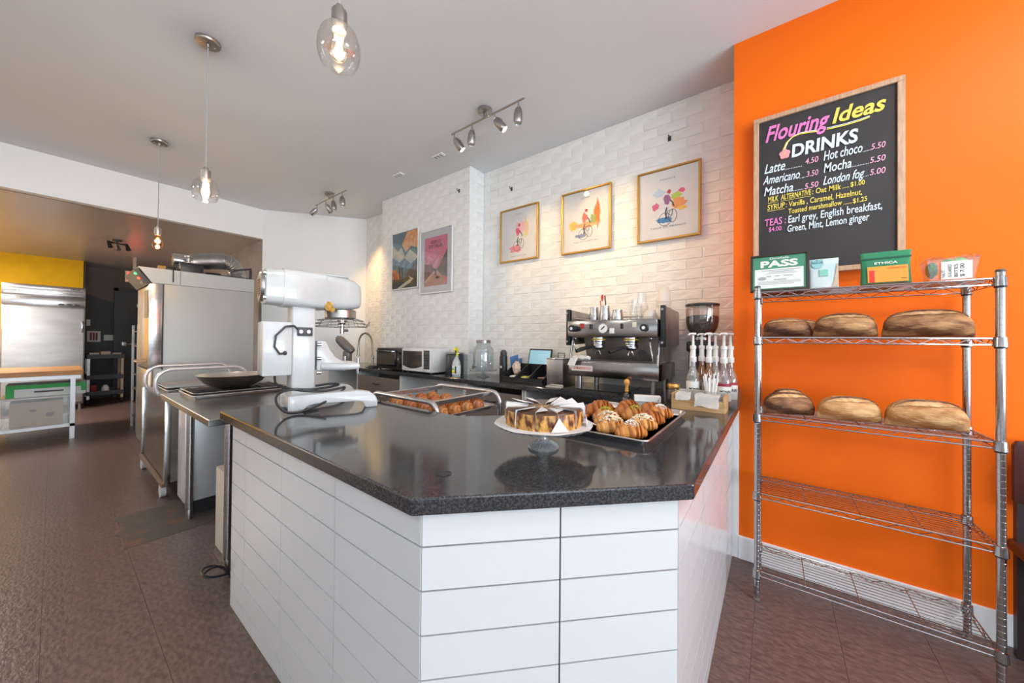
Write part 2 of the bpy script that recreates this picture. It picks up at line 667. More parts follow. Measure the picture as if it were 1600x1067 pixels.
def brick_face(parent, x, y0, y1, z0, z1, limit, nx=0):
    """bricks on a wall face looking to -x (nx=0) or -y (nx=1: then y0,y1 are x limits and x is the y plane)"""
    cells = []
    row = 0
    z = z0 + PH / 2
    while z < z1:
        y = y0 + (PW / 2 if row % 2 else 0)
        while y < y1 + PW / 2:
            a, b_ = max(y - PW / 2 + .004, y0 + .002), min(y + PW / 2 - .004, y1 - .002)
            if b_ - a > .03:
                cells.append((z, (a + b_) / 2, (b_ - a) / BW))
            y += PW
        z += PH
        row += 1
    vis = [c for c in cells if c[0] > .95]
    vis.sort(key=lambda c: (c[1]) ** 2 + (c[0] - 1.3) ** 2 if nx == 0 else c[0])
    keep = set(vis[:limit])
    st = MB()
    for k, c in enumerate(cells):
        zz, yy, s = c
        me = BRK[rnd.randrange(6)]
        loc = (x, yy, zz) if nx == 0 else (yy, x, zz)
        if c in keep:
            o = obj('brick', me, parent, loc, 0 if nx == 0 else PI / 2)
            o.scale = (rnd.uniform(.6, 1.25), s, min(1, (z1 - zz) / (BH / 2 + .001)))
        else:
            if nx == 0:
                st.box(x - .0042, x, yy - s * BW / 2, yy + s * BW / 2, zz - BH / 2, min(zz + BH / 2, z1))
            else:
                st.box(yy - s * BW / 2, yy + s * BW / 2, x - .0042, x, zz - BH / 2, min(zz + BH / 2, z1))
    if len(st.bm.verts):
        tag(st.build('brick_field', W_PAINT, parent, smooth=0), kind='stuff')


bw = MB()
bw.box(XB, XB + .1, YO, YP0, 0, ZC)
wb_ = struct('wall_brick', bw, W_PAINT)
brick_face(wb_, XB, YO, YP0 - .012, 0, ZC, 300)
pw = MB()
pw.box(XP, XB + .1, YP0, YP1, 0, ZC)
wp_ = struct('wall_pillar', pw, W_PAINT)
brick_face(wp_, XP, YP0, YP1, 0, ZC, 300)
brick_face(wp_, YP0, XP, XB - .002, 0, ZC, 60, 1)
rw = MB()
rw.box(2.90, 3.0, YP1, 5.06, 0, ZC)
wr_ = struct('wall_recess', rw, W_PAINT)
brick_face(wr_, 2.90, YP1 + .01, 5.02, 0, ZC, 140)

# far kitchen walls
yw = MB()
yw.box(-3.1, .345, 10.5, 10.6, 0, ZH)
struct('wall_yellow', yw, YELLOW)
dk = MB()
dk.box(.30, 1.83, 11.2, 11.3, 0, ZH)
bwall = struct('wall_back', dk, DARKW)
# brown band on the upper part of the dark wall, its lower edge sloping
bb = MB()
bb.prism([(.36, 2.16), (1.83, 1.55), (1.83, ZH), (.36, ZH)], 11.19, 11.199, axis='y')
bb.build('brown_paint_band', BROWNW, bwall, smooth=0)
sw = MB()
sw.box(.335, .36, 10.5, 11.2, 0, ZH)
struct('wall_return', sw, DARKW)

bs = MB()
bs.box(XO - .016, XO, -5.1, .17, 0, .135, .003)
struct('baseboard_right', bs, W_WHITE)
tr = MB()
tr.box(XO - .012, XO + .02, .168, .215, 0, .885, .002)
struct('trim_1', tr, W_WHITE)

# black exit door with a push bar
dr = MB()
dr.box(.80, 1.50, 11.13, 11.195, 0, 2.27, .004)
d1 = struct('door_1', dr, mat('black door paint', (.016, .015, .015), .35))
f_ = MB()
f_.box(.77, .83, 11.10, 11.2, 0, 2.31)
f_.box(.77, 1.55, 11.10, 11.2, 2.25, 2.31)
f_.build('door_frame', mat('black door frame', (.02, .02, .02), .4), d1, smooth=0)
f_ = MB()
f_.cyl((.90, 11.07, 1.12), (1.45, 11.07, 1.12), .018, 10)
f_.box(.88, .95, 11.05, 11.13, 1.07, 1.17, .006)
f_.build('push_bar', STEELD, d1)
f_ = MB()
f_.box(1.10, 1.22, 11.122, 11.131, 1.93, 1.99)
f_.build('door_notice', PAPER, d1, smooth=0)
f_ = MB()
f_.box(1.12, 1.32, 11.07, 11.13, 2.2, 2.24, .005)
f_.build('door_closer', STEELD, d1)
# ================================================================ tiled service counter
cnt = thing('service_counter', 'counter base clad in large white tiles below the front black worktop', 'counter', (.75, .75, 0))
CL = Vector(cnt.location)
X0, YR, SUM = .533, .20, 1.20
c = MB()
e = .008
c.prism([(X0 + e - CL.x, 2.10 - CL.y), (X0 + e - CL.x, SUM - X0 + .003 - CL.y), (SUM - YR + .003 - CL.x, YR + e - CL.y), (2.49 - CL.x, YR + e - CL.y), (2.49 - CL.x, .78 - CL.y), (1.52 - CL.x, .78 - CL.y), (1.13 - CL.x, 1.17 - CL.y), (1.13 - CL.x, 2.10 - CL.y)], 0, .884)
c.build('grout_core', GROUT, cnt, smooth=0)
rows = [(.804, .884)] + [(.804 - .105 * (k + 1), .804 - .105 * k) for k in range(7)] + [(0.0, .804 - .105 * 7)]


def tile_run(p0, p1, cuts):
    p0, p1 = Vector((*p0, 0)), Vector((*p1, 0))
    d = (p1 - p0).normalized()
    nrm = Vector((d.y, -d.x, 0))
    ang = math.atan2(d.y, d.x)
    for a, b in zip(cuts[:-1], cuts[1:]):
        for z0, z1 in rows:
            m = MB()
            g = .0021
            m.box(-(b - a) / 2 + g, (b - a) / 2 - g, 0, .008, -(z1 - z0) / 2 + g, (z1 - z0) / 2 - g)
            q = p0 + d * ((a + b) / 2)
            m.build('tile', TILE, cnt, (q.x - CL.x, q.y - CL.y, (z0 + z1) / 2), ang, smooth=0)


tile_run((X0, 2.10), (X0, SUM - X0), [0, .19, .601, 1.016, 2.10 - SUM + X0])
dl = math.hypot(SUM - YR - X0, SUM - YR - X0)
tile_run((X0, SUM - X0), (SUM - YR, YR), [0, dl * .515, dl])
tile_run((SUM - YR, YR), (2.49, YR), [0, .405, .811, 1.217, 2.49 - SUM + YR])

wt = MB()
wt.prism([(.505, 2.20), (.505, .67), (1.01, .165), (2.503, .165), (2.503, .205), (2.845, .205), (2.845, .838), (1.555, .838), (1.187, 1.207), (1.187, 2.20)], .886, T, bevel=.005)
o = wt.build('worktop', GRANITE, smooth=0)
tag(o, 'polished black speckled stone worktop on the white tiled counter', 'worktop')
hl = MB()
p = on_z(693, 740, T)
hl.lathe([(.016, 0), (.022, 0), (.022, .0015), (.016, .0015), (.015, -.0005)], (p.x, p.y, T + .0002), 20, cap0=False, cap1=False)
hl.lathe([(.001, .0006), (.016, .0006)], (p.x, p.y, T + .0002), 20, cap1=False)
tag(hl.build('cable_grommet', BLACK), 'small round black cable hole ring in the stone worktop', 'grommet')

# ================================================================ back worktop and its cabinets
bk = MB()
bk.prism([(2.29, .842), (2.845, .842), (2.845, YP0 - .012), (XP - .012, YP0 - .012), (XP - .012, YP1 + .004), (2.885, YP1 + .004), (2.885, 4.98), (2.29, 4.98)], .890, T, bevel=.003)
tag(bk.build('back_worktop', GRANITE, smooth=0), 'long black stone worktop running along the white brick wall', 'worktop')
CABW = mat('white cabinet board', (.70, .71, .71), .45)
CABB = mat('taupe cabinet front', (.20, .155, .13), .5)


def base_cab(y0, y1, label, door=True, open_=False, x1=2.62):
    t = thing('base_cabinet', label, 'cabinet', (2.33, (y0 + y1) / 2, 0), 0, 'cabinets under the back worktop')
    h = (y1 - y0) / 2
    m = MB()
    m.box(0, x1 - 2.33, -h + .001, -h + .02, .08, .888)
    m.build('side_panel', CABW, t, smooth=0)
    m = MB()
    m.box(0, x1 - 2.33, h - .02, h - .001, .08, .888)
    m.build('side_panel', CABW, t, smooth=0)
    m = MB()
    m.box(x1 - 2.33 - .015, x1 - 2.33, -h + .02, h - .02, .08, .888)
    m.box(.0, x1 - 2.33, -h + .02, h - .02, .08, .10)
    m.build('back_panel', CABW if open_ else CABB, t, smooth=0)
    m = MB()
    m.box(.04, .06, -h + .01, h - .01, 0, .08)
    m.build('toe_kick', BLACK, t, smooth=0)
    if door:
        m = MB()
        m.box(-.018, 0, -h + .024, h - .024, .10, .84, .002, 1)
        d = m.build('door', CABB, t, smooth=0)
        m = MB()
        m.tube([(-.018, -.06, .76), (-.045, -.05, .76), (-.045, .05, .76), (-.018, .06, .76)], .005, 8)
        m.build('handle', BLACK, d)
    else:
        m = MB()
        m.box(.01, x1 - 2.33 - .02, -h + .022, h - .022, .46, .478)
        m.build('shelf', CABW, t, smooth=0)
    return t


base_cab(.86, 1.63, 'open dark-backed cabinet bay below the espresso machine', door=False, x1=2.82)
base_cab(1.635, 2.30, 'taupe-doored base cabinet below the glass drink dispenser', x1=2.82)
base_cab(2.305, 3.30, 'white-sided open cabinet bay below the microwave', door=False, open_=True)
base_cab(3.305, 4.18, 'taupe-doored base cabinet below the toaster oven', x1=2.62)
base_cab(4.20, 4.97, 'white open cabinet bay below the spring-neck tap', door=False, open_=True, x1=2.87)
# ================================================================ pendants
GLASSP = glass('pendant glass', (.98, .97, .955), .05, .02)
BULBG = glass('bulb glass', (1.0, .93, .80), .05, .02)
BULBA = glass('amber bulb glass', (1.0, .62, .25), .05, .02)
FIL = mat('glowing filament', (1, .6, .2), .5, emit=(1, .55, .18), estr=60)
FIL2 = mat('glowing amber filament', (1, .45, .1), .5, emit=(1, .38, .07), estr=40)
CORD = mat('silver grey cord', (.42, .42, .43), .5)


def pendant(label, x, y, ztop, zs, bowl, power, col):
    t = thing('pendant_lamp', label, 'pendant lamp', (x, y, ztop), 0, 'pendants over the counter')
    m = MB()
    m.lathe([(.055, -.001), (.063, -.004), (.063, -.018), (.058, -.024), (.012, -.026), (.010, -.045)], n=28)
    m.sphere((.034, 0, -.026), .005)
    m.sphere((-.034, 0, -.026), .005)
    m.build('canopy', NICKEL, t)
    m = MB()
    m.cyl((0, 0, -.03), (0, 0, zs + .075), .0032, 8)
    m.build('cord', CORD, t)
    m = MB()
    m.lathe([(.006, zs + .09), (.012, zs + .085), (.013, zs + .07), (.024, zs + .067), (.025, zs + .012), (.022, zs + .0)], n=22)
    m.build('socket', NICKEL, t)
    m = MB()
    bz = zs + .002
    prof = [(.013, 0), (.014, -.012), (.020, -.03), (.029, -.055), (.031, -.07), (.026, -.088), (.014, -.1), (.002, -.104)]
    kb = 1.0 if bowl else 1.35
    m.lathe([(r * kb, bz + h * kb) for r, h in prof], n=20, cap0=False, cap1=False)
    b = m.build('bulb', BULBG if bowl else BULBA, t)
    m = MB()
    for k in range(6):
        a = 2 * PI * k / 6
        q = [(.004 * math.cos(a), .004 * math.sin(a), bz - .028), (.013 * math.cos(a + .3), .013 * math.sin(a + .3), bz - .075)]
        m.tube(q, .0014 if bowl else .0028, 5)
    m.build('filament', FIL if bowl else FIL2, b)
    if bowl:
        m = MB()
        pr = [(.024, .012), (.045, .004), (.066, -.018), (.078, -.05), (.080, -.08), (.074, -.105), (.066, -.122), (.0645, -.122), (.0725, -.104), (.0785, -.08), (.0765, -.05), (.0645, -.018), (.044, .002)]
        m.lathe([(r * .84, zs + .01 + h) for r, h in pr], n=36, cap0=False, cap1=False)
        m.build('glass_shade', GLASSP, t)
    d = bpy.data.lights.new('pendant_light', 'POINT')
    d.energy, d.color, d.shadow_soft_size = power, col, .025
    lo = bpy.data.objects.new('pendant_light', d)
    COL.objects.link(lo)
    lo.parent = t
    lo.location = (0, 0, zs - .06)
    return t


pendant('glass-shaded pendant lamp hanging nearest, cut by the top of the photo', .57, 1.175, ZC, 2.335 - ZC, True, 13, (1, .96, .90))
pendant('glass-shaded pendant lamp, middle one, hanging left of the spotlight tracks', .556, 2.80, ZC, 2.255 - ZC, True, 13, (1, .96, .90))
pendant('bare amber bulb pendant lamp hanging before the kitchen opening', .58, 4.61, ZC, 2.245 - ZC, False, 9, (1, .90, .78))

# ================================================================ spotlight tracks
LITG = mat('lit spot lens', (1, .85, .6), .3, emit=(1, .78, .45), estr=25)
OFFG = mat('unlit spot lens', (.5, .48, .45), .2)


def track(label, x, y0, y1, heads, zc=ZC):
    yc = (y0 + y1) / 2
    t = thing('spotlight_track', label, 'track light', (x, yc, zc), 0, 'spotlight tracks on the ceiling')
    m = MB()
    m.lathe([(.052, -.001), (.056, -.004), (.056, -.03), (.05, -.036), (.012, -.038), (.012, -.07)], (0, 0, 0), 26)
    m.build('canopy', NICKEL, t)
    m = MB()
    m.tube([(0, y0 - yc, -.07), (0, y1 - yc, -.07)], .0075, 10)
    m.build('bar', NICKEL, t)
    for (y, dx, dy, lit, pw) in heads:
        hp = Vector((0, y - yc, -.07))
        d = Vector((dx, dy, -1)).normalized()
        u = d.cross(Vector((1, 0, .1))).normalized()
        w = u.cross(d)
        a = hp + Vector((0, 0, -.045)) + d * .0
        h = MB()
        h.cyl(hp, hp + Vector((0, 0, -.03)), .005, 8)
        for sgn in (-1, 1):
            h.tube([hp + Vector((0, 0, -.03)), a + u * (sgn * .018) + d * .006, a + u * (sgn * .03) + d * .03, a + u * (sgn * .031) + d * .06], .003, 6)
        h.sphere(a + u * .033 + d * .05, .008, u=8, v=6)
        ho = h.build('spot_bracket', NICKEL, t)
        s = MB()
        rings = []
        for r, q in ((.006, .006), (.020, .010), (.029, .03), (.033, .06), (.033, .09), (.030, .115), (.0275, .118), (.0255, .112)):
            rings.append([a + d * q + (u * math.cos(2 * PI * k / 18) + w * math.sin(2 * PI * k / 18)) * r for k in range(18)])
        s.ring_surface(rings, True, False)
        so_ = s.build('spot_head', STEELD, t)
        g = MB()
        g.ring_surface([[a + d * (.113 + e_) + (u * math.cos(2 * PI * k / 18) + w * math.sin(2 * PI * k / 18)) * .0258 for k in range(18)] for e_ in (-.004, 0)])
        g.build('lens', LITG if lit else OFFG, so_)
        if lit:
            l = bpy.data.lights.new('spot_light', 'SPOT')
            l.energy, l.color, l.spot_size, l.spot_blend, l.shadow_soft_size = pw, (1, .64, .27), math.radians(74), .9, .02
            lo = bpy.data.objects.new('spot_light', l)
            COL.objects.link(lo)
            lo.parent = t
            lo.location = a + d * .125
            lo.rotation_euler = d.to_track_quat('-Z', 'Y').to_euler()
    return t


track('four-head spotlight track nearest, above the framed cyclist prints', 2.05, 1.46, 2.22,
      [(2.19, .60, -.52, True, 38), (1.98, .05, .12, False, 0), (1.74, .56, -.78, True, 62), (1.51, .02, .05, False, 0)])
track('four-head spotlight track farther off, over the spring-neck tap', 2.09, 4.08, 4.91,
      [(4.84, -.5, .8, False, 0), (4.60, .75, -.05, True, 70), (4.40, .05, -.1, False, 0), (4.18, .02, -.1, False, 0)])
for (x, y, lab) in ((2.30, 2.68, 'small white vent plate on the ceiling nearer the spotlight track'), (2.305, 3.36, 'small white vent plate on the ceiling farther from the nearer spotlight track')):
    t = thing('ceiling_vent', lab, 'vent', (x, y, ZC), 0, 'vent plates on the ceiling')
    m = MB()
    m.box(-.03, .03, -.075, .075, -.012, -.0005, .003, 1)
    m.build('plate', W_WHITE, t, smooth=0)
    for k in range(3):
        m = MB()
        m.box(-.02, .02, -.05 + k * .04, -.03 + k * .04, -.0135, -.012)
        m.build('slot', JAMB, t, smooth=0)
# kitchen spot cluster
p = on_z(183, 380, ZH - .07)
t = thing('ceiling_spots', 'small dark spot cluster on the kitchen ceiling', 'track light', (p.x, p.y, ZH - .02))
m = MB()
m.lathe([(.05, -.001), (.05, -.02), (.012, -.022), (.012, -.06)])
m.build('canopy', DGREY, t)
for k in range(3):
    m = MB()
    q = Vector((-.09 + .09 * k, (-.08, .06, -.03)[k], -.09))
    m.tube([(0, 0, -.055), q + Vector((0, 0, .03)), q + Vector((.02, -.03, -.05))], [.006, .02, .028], 12)
    m.build('spot_head', STEELD if k % 2 else BLACK, t)
# kitchen fill strip, added out of view to brighten the kitchen
t = thing('added_fill_strip', 'added long white fill strip on the kitchen ceiling', 'fill strip', (-1.55, 8.2, ZH - .02))
m = MB()
m.box(-.08, .08, -.65, .65, -.06, -.001, .006)
m.build('housing', WHITE, t)
m = MB()
m.box(-.06, .06, -.62, .62, -.075, -.061, .005)
m.build('diffuser', mat('strip diffuser', (1, 1, 1), .5, emit=(1, .9, .75), estr=14), t)
l = bpy.data.lights.new('added_strip_light', 'AREA')
l.shape, l.size, l.size_y, l.energy, l.color = 'RECTANGLE', .12, 1.2, 165, (1, .94, .86)
lo = bpy.data.objects.new('added_strip_light', l)
COL.objects.link(lo)
lo.parent = t
lo.location = (0, 0, -.08)

# ceiling panels added out of view to brighten the floor and counter tiles
for k, (x, y) in enumerate(((-1.6, -.6), (1.2, -1.3), (-1.9, 2.2), (-1.7, 4.4))):
    t = thing('added_fill_panel', 'added square white ceiling fill panel over the seating area, %s' % ['near the side window', 'nearest the orange wall', 'left of the tiled counter', 'nearest the kitchen opening'][k], 'fill panel', (x, y, ZC), 0, 'fill panels added on the shop ceiling')
    m = MB()
    m.box(-.31, .31, -.31, .31, -.03, -.001, .004)
    m.build('housing', WHITE, t, smooth=0)
    m = MB()
    m.box(-.28, .28, -.28, .28, -.034, -.0305)
    m.build('diffuser', mat('panel diffuser', (1, 1, 1), .5, emit=(1, .97, .92), estr=4), t, smooth=0)
    l = bpy.data.lights.new('added_fill_light', 'AREA')
    l.shape, l.size, l.energy, l.color = 'SQUARE', .56, (16, 34, 9, 12)[k], (.97, .98, 1)
    lo = bpy.data.objects.new('added_fill_light', l)
    COL.objects.link(lo)
    lo.parent = t
    lo.location = (0, 0, -.036)
# ================================================================ planetary mixer
mx_a = math.radians(-10)
mix = thing('planetary_mixer', 'large white bench mixer without bowl standing on the black worktop', 'mixer', (.795, 1.985, T), mx_a)
mix.scale = (.86, .95, .985)
m = MB()      # column with pedestal
m.box(-.07, .055, -.062, .062, .05, .56, .010, 3)
m.prism([(-.09, -.115), (-.09, .115), (.02, .115), (.085, .075), (.085, -.075), (.02, -.115)], .012, .075, bevel=.012)
m.build('column', WHITEM, mix)
for sg in (-1, 1):
    m = MB()
    y0, y1 = (sg * .115, sg * .062) if sg > 0 else (-.115, -.062)
    prof = [(-.09, .0), (-.02, .0), (.01, .028), (.05, .036), (.26, .036), (.30, .03), (.318, .0), (.385, .0), (.388, .03), (.375, .062), (.34, .085), (.28, .095), (.05, .088), (-.09, .082)]
    m.prism(prof, min(y0, y1), max(y0, y1), axis='y', bevel=.008)
    piv = Matrix.Translation((-.06, sg * .09, 0))
    m.xf(piv @ Matrix.Rotation(sg * math.radians(15), 4, 'Z') @ piv.inverted())
    m.build('base_leg', WHITEM, mix)
m = MB()      # head, rounded nose
rings = []
for u_, w_, h0, h1 in ((-.205, .085, .555, .705), (-.20, .095, .545, .715), (-.12, .098, .54, .722), (-.118, .102, .535, .727), (.10, .104, .527, .722), (.105, .100, .53, .718), (.22, .10, .535, .712), (.28, .09, .54, .70), (.315, .068, .55, .68), (.33, .04, .565, .65)):
    ring = []
    hc, hh = (h0 + h1) / 2, (h1 - h0) / 2
    for k in range(28):
        a = 2 * PI * k / 28
        cx_, cz_ = math.cos(a), math.sin(a)
        ex = .38
        ring.append((u_, w_ * math.copysign(abs(cx_) ** ex, cx_), hc + hh * math.copysign(abs(cz_) ** ex, cz_)))
    rings.append(ring)
m.ring_surface(rings)
hd_ = m.build('head', WHITEM, mix)
m = MB()
m.lathe([(.07, -.222), (.075, -.214), (.075, -.203)], (0, 0, .63), 24, axis='x')
m.build('motor_end_ring', STEELD, hd_)
m = MB()
m.lathe([(.001, -.224), (.052, -.224), (.052, -.218)], (0, 0, .63), 20, axis='x')
for k in range(7):
    m.box(-.228, -.224, -.045, .045, .595 + k * .011, .6 + k * .011)
m.build('motor_grille', mat('rusty beige metal', (.50, .33, .17), .6, col2=(.30, .16, .07), nscale=20), hd_)
for (y_, z_) in ((-.078, .69), (-.078, .57), (.078, .69), (.078, .57)):
    m = MB()
    m.cyl((-.214, y_, z_), (-.19, y_, z_), .012, 10)
    m.build('bolt', STEEL, hd_)
m = MB()
m.box(.05, .25, -.05, .05, .716, .7245, .003, 1)
m.build('head_cover', WHITEM, hd_)
m = MB()      # planetary ring and shaft
m.lathe([(.085, .535), (.092, .53), (.092, .49), (.085, .484), (.02, .483), (.02, .47)], (.215, 0, 0), 32)
rg = m.build('planet_ring', STEELD, mix)
m = MB()
m.cyl((.225, .0, .485), (.225, .0, .40), .014, 14)
m.cyl((.225, .0, .42), (.262, .0, .42), .008, 8)
m.lathe([(.026, .484), (.026, .462), (.016, .455)], (.225, 0, 0), 18)
m.build('drive_shaft', CHROME, rg)
m = MB()      # yoke
m.prism([(.066, .20), (.066, .36), (.115, .36), (.135, .32), (.17, .272), (.215, .246), (.30, .24), (.30, .20)], -.05, .05, axis='y', bevel=.006)
yk = m.build('bowl_yoke', WHITEM, mix)
m = MB()
for s_ in (-.115, .115):
    m.tube([(.10, s_ * .4, .22), (.18, s_, .22), (.29, s_, .22)], [.022, .02, .018], 10)
m.build('yoke_arm', WHITEM, yk)
for s_ in (-.115, .115):
    m = MB()
    m.cyl((.285, s_, .18), (.285, s_, .265), .009, 10)
    m.build('locating_pin', CHROME, yk)
for z_ in (.19, .265, .34):
    m = MB()
    m.cyl((.062, -.066, z_), (.085, -.066, z_), .009, 10)
    m.build('slide_bolt', CHROME, mix)
m = MB()      # control box on the back
m.box(-.215, -.072, -.085, .085, .185, .455, .008)
cb = m.build('control_box', WHITEM, mix)
m = MB()
m.box(-.045, .035, -.078, -.062, .385, .43, .004)
sw_ = m.build('switch_plate', DGREY, mix)
for u_ in (-.028, .012):
    m = MB()
    m.cyl((u_, -.085, .407), (u_, -.077, .407), .010, 12)
    m.build('switch_button', WHITE, sw_)
m = MB()
m.tube([(-.045, -.074, .42), (-.065, -.09, .435), (-.11, -.10, .43), (-.155, -.10, .385), (-.16, -.098, .33), (-.135, -.096, .295), (-.11, -.088, .297)], .0055, 8)
m.sphere((-.108, -.086, .298), .011, u=10, v=8)
m.build('switch_cable', DGREY, mix)
m = MB()
cab = [(-.15, -.05, .185), (-.14, -.07, .14), (-.06, -.125, .115), (.06, -.14, .10), (.16, -.135, .105), (.20, -.13, .11), (.19, -.13, .095), (.10, -.15, .05), (.0, -.165, .018), (-.07, -.17, .009), (-.12, -.165, .02), (-.155, -.15, .06), (-.15, -.14, .10), (-.09, -.13, .118), (.02, -.135, .112), (.12, -.13, .118), (.17, -.12, .125), (.13, -.10, .13), (.04, -.07, .12)]
sp = []
for i in range(len(cab) - 1):
    p0, p1, p2, p3 = [Vector(cab[max(0, min(len(cab) - 1, i + k))]) for k in (-1, 0, 1, 2)]
    for q in range(5):
        t_ = q / 5
        sp.append(.5 * ((2 * p1) + (p2 - p0) * t_ + (2 * p0 - 5 * p1 + 4 * p2 - p3) * t_ ** 2 + (3 * p1 - p0 - 3 * p2 + p3) * t_ ** 3))
m.tube(sp, .0062, 8)
m.build('power_cable', BLACK, mix)
m = MB()      # rust around the gearbox
rr_ = random.Random(3)
m.sphere((.115, -.098, .545), .022, 1.1, .25, 1.2, 10, 8)
m.sphere((.135, -.096, .530), .016, 1.1, .25, 1, 10, 8)
m.build('rust_streak', mat('rust stain', (.55, .34, .06), .7, col2=(.35, .17, .03), nscale=60), hd_)
m = MB()      # wire guard hanging behind the shaft
for k, r_ in enumerate((.135, .15, .16)):
    m.tube([(.215 + r_ * math.cos(a), r_ * math.sin(a), .475 - .017 * k) for a in [2 * PI * q / 32 for q in range(32)]], .0024, 6, closed=True)
for q in range(14):
    a = 2 * PI * q / 14
    m.tube([(.215 + .095 * math.cos(a), .095 * math.sin(a), .487), (.215 + .135 * math.cos(a), .135 * math.sin(a), .475), (.215 + .16 * math.cos(a), .16 * math.sin(a), .441)], .002, 5)
m.tube([(.375, 0, .441), (.395, -.02, .455), (.405, 0, .475), (.395, .02, .455), (.375, 0, .441)], .003, 6)
m.build('wire_guard', STEELD, mix)

# ================================================================ cake on a glass stand
p = on_z(849, 699, T)
CX, CY = p.x, p.y
CUTG = glass('pressed glass', (.90, .94, .94), .10, .05, .32, (.72, .76, .77))
st = thing('cake_stand', 'small pressed glass pedestal carrying the round cake', 'cake stand', (CX, CY, T))
m = MB()
m.lathe([(.052, 0), (.054, .004), (.050, .009), (.030, .018), (.017, .026), (.0135, .036), (.016, .048), (.013, .056), (.020, .064), (.03, .068)], n=36)
m.build('foot', CUTG, st)
m = MB()
for k in range(26):
    a = 2 * PI * k / 26
    d_ = Vector((math.cos(a), math.sin(a), 0))
    m.tube([d_ * .051 + Vector((0, 0, .0095)), d_ * .022 + Vector((0, 0, .0245))], .0014, 5)
m.build('foot_ribs', CUTG, st)
m = MB()
rings = []
for r_, h_, s_ in ((.02, .066, 0), (.12, .072, 0), (.152, .077, .004), (.158, .083, .004), (.153, .085, .004), (.12, .080, 0), (.02, .078, 0)):
    rings.append([((r_ + s_ * math.cos(36 * a)) * math.cos(a), (r_ + s_ * math.cos(36 * a)) * math.sin(a), h_) for a in [2 * PI * k / 144 for k in range(144)]])
m.ring_surface(rings)
m.build('plate', CUTG, st)
ZK = T + .0862
CHOC = mat('chocolate glaze', (.060, .026, .015), .35, col2=(.11, .05, .025), nscale=18, bump=.25, bscale=60)
SIDE = mat('burnt cheesecake side', (.72, .38, .09), .4, col2=(.10, .026, .012), nscale=30, stretch=(1, 1, .5), contrast=(.40, .53), detail=3)
CAKEI = mat('cheesecake crumb', (.80, .60, .28), .6)
SHEET = mat('baking paper', (.66, .66, .66), .6)
ck = thing('cake', 'round burnt cheesecake with chocolate top, cut into slices with paper between', 'cake', (CX, CY, ZK))
NS, RC, HC = 12, .134, .058
sl = MB()
a0, a1 = -PI / NS + .012, PI / NS - .012
secs = [a0 + (a1 - a0) * k / 4 for k in range(5)]
def ringpts(r, h): return [Vector((r * math.cos(a), r * math.sin(a), h)) for a in secs]
vb0 = [sl.bm.verts.new(q) for q in ringpts(RC * .985, 0)]
vb1 = [sl.bm.verts.new(q) for q in ringpts(RC * 1.01, HC * .45)]
vb2 = [sl.bm.verts.new(q) for q in ringpts(RC, HC * .88)]
vb3 = [sl.bm.verts.new(q) for q in ringpts(RC * .955, HC)]
c0, c1 = sl.bm.verts.new((.005, 0, 0)), sl.bm.verts.new((.005, 0, HC * .97))
for A, B_ in ((vb0, vb1), (vb1, vb2), (vb2, vb3)):
    for k in range(4):
        f = sl.bm.faces.new((A[k], A[k + 1], B_[k + 1], B_[k]))
        f.material_index = 1 if B_ is not vb3 else 0
for k in range(4):
    f = sl.bm.faces.new((vb3[k], vb3[k + 1], c1)); f.material_index = 0
    f = sl.bm.faces.new((vb0[k + 1], vb0[k], c0)); f.material_index = 1
for k in (0, 4):
    f = sl.bm.faces.new([c0, vb0[k], vb1[k], vb2[k], vb3[k], c1]); f.material_index = 2
sl_me = sl.mesh('slice', [CHOC, SIDE, CAKEI], 50)
for k in range(NS):
    o = obj('slice', sl_me, ck, (rnd.uniform(-.001, .001), rnd.uniform(-.001, .001), 0), 2 * PI * k / NS + .1)
    # folded paper divider between two slices, its flap lying over the chocolate
    a = 2 * PI * (k + .5) / NS + .1
    d_ = Vector((math.cos(a), math.sin(a), 0))
    w_ = Vector((-d_.y, d_.x, 0)) * (1 if k % 4 else -1)
    m = MB()
    s1, r1, r2 = rnd.uniform(.030, .052), rnd.uniform(.035, .06), rnd.uniform(.128, .142)
    up_ = rnd.uniform(.004, .014)
    A, B_ = d_ * r1 + Vector((0, 0, HC + .003)), d_ * r2 + Vector((0, 0, HC + .003))
    m.quad(d_ * .03 + Vector((0, 0, .01)), d_ * (RC + .004) + Vector((0, 0, .012)), B_, A)
    m.quad(A, B_, B_ + w_ * s1 * .8 + Vector((0, 0, up_)) - d_ * .008, d_ * (r1 + .03) + w_ * s1 * .45 + Vector((0, 0, HC + .004)))
    if k in (2, 7, 9):
        lo_ = d_ * (RC + .014) + Vector((0, 0, .004))
        m.bm.faces.new([m.bm.verts.new(q) for q in (lo_ + w_ * .03, lo_ - w_ * .026, d_ * (RC + .006) + w_ * .002 + Vector((0, 0, .045)))])
    m.build('paper_divider', SHEET, ck, smooth=0)
m = MB()      # paper round under the cake with corners over the rim
rg3 = [[m.bm.verts.new((r_ * math.cos(2 * PI * k / 24), r_ * math.sin(2 * PI * k / 24), z_)) for k in range(24)] for r_, z_ in ((.148, .0012), (.1655, .0014))]
out3 = []
for k in range(24):
    r_, z_ = (.196, -.016) if k == 21 else ((.172, .0012) if k % 3 == 0 else (.167, .0014))
    out3.append(m.bm.verts.new((r_ * math.cos(2 * PI * k / 24), r_ * math.sin(2 * PI * k / 24), z_)))
cv = m.bm.verts.new((0, 0, .0012))
for k in range(24):
    q = (k + 1) % 24
    m.bm.faces.new((cv, rg3[0][k], rg3[0][q]))
    m.bm.faces.new((rg3[0][k], rg3[1][k], rg3[1][q], rg3[0][q]))
    m.bm.faces.new((rg3[1][k], out3[k], out3[q], rg3[1][q]))
m.build('paper_round', SHEET, ck, smooth=0)

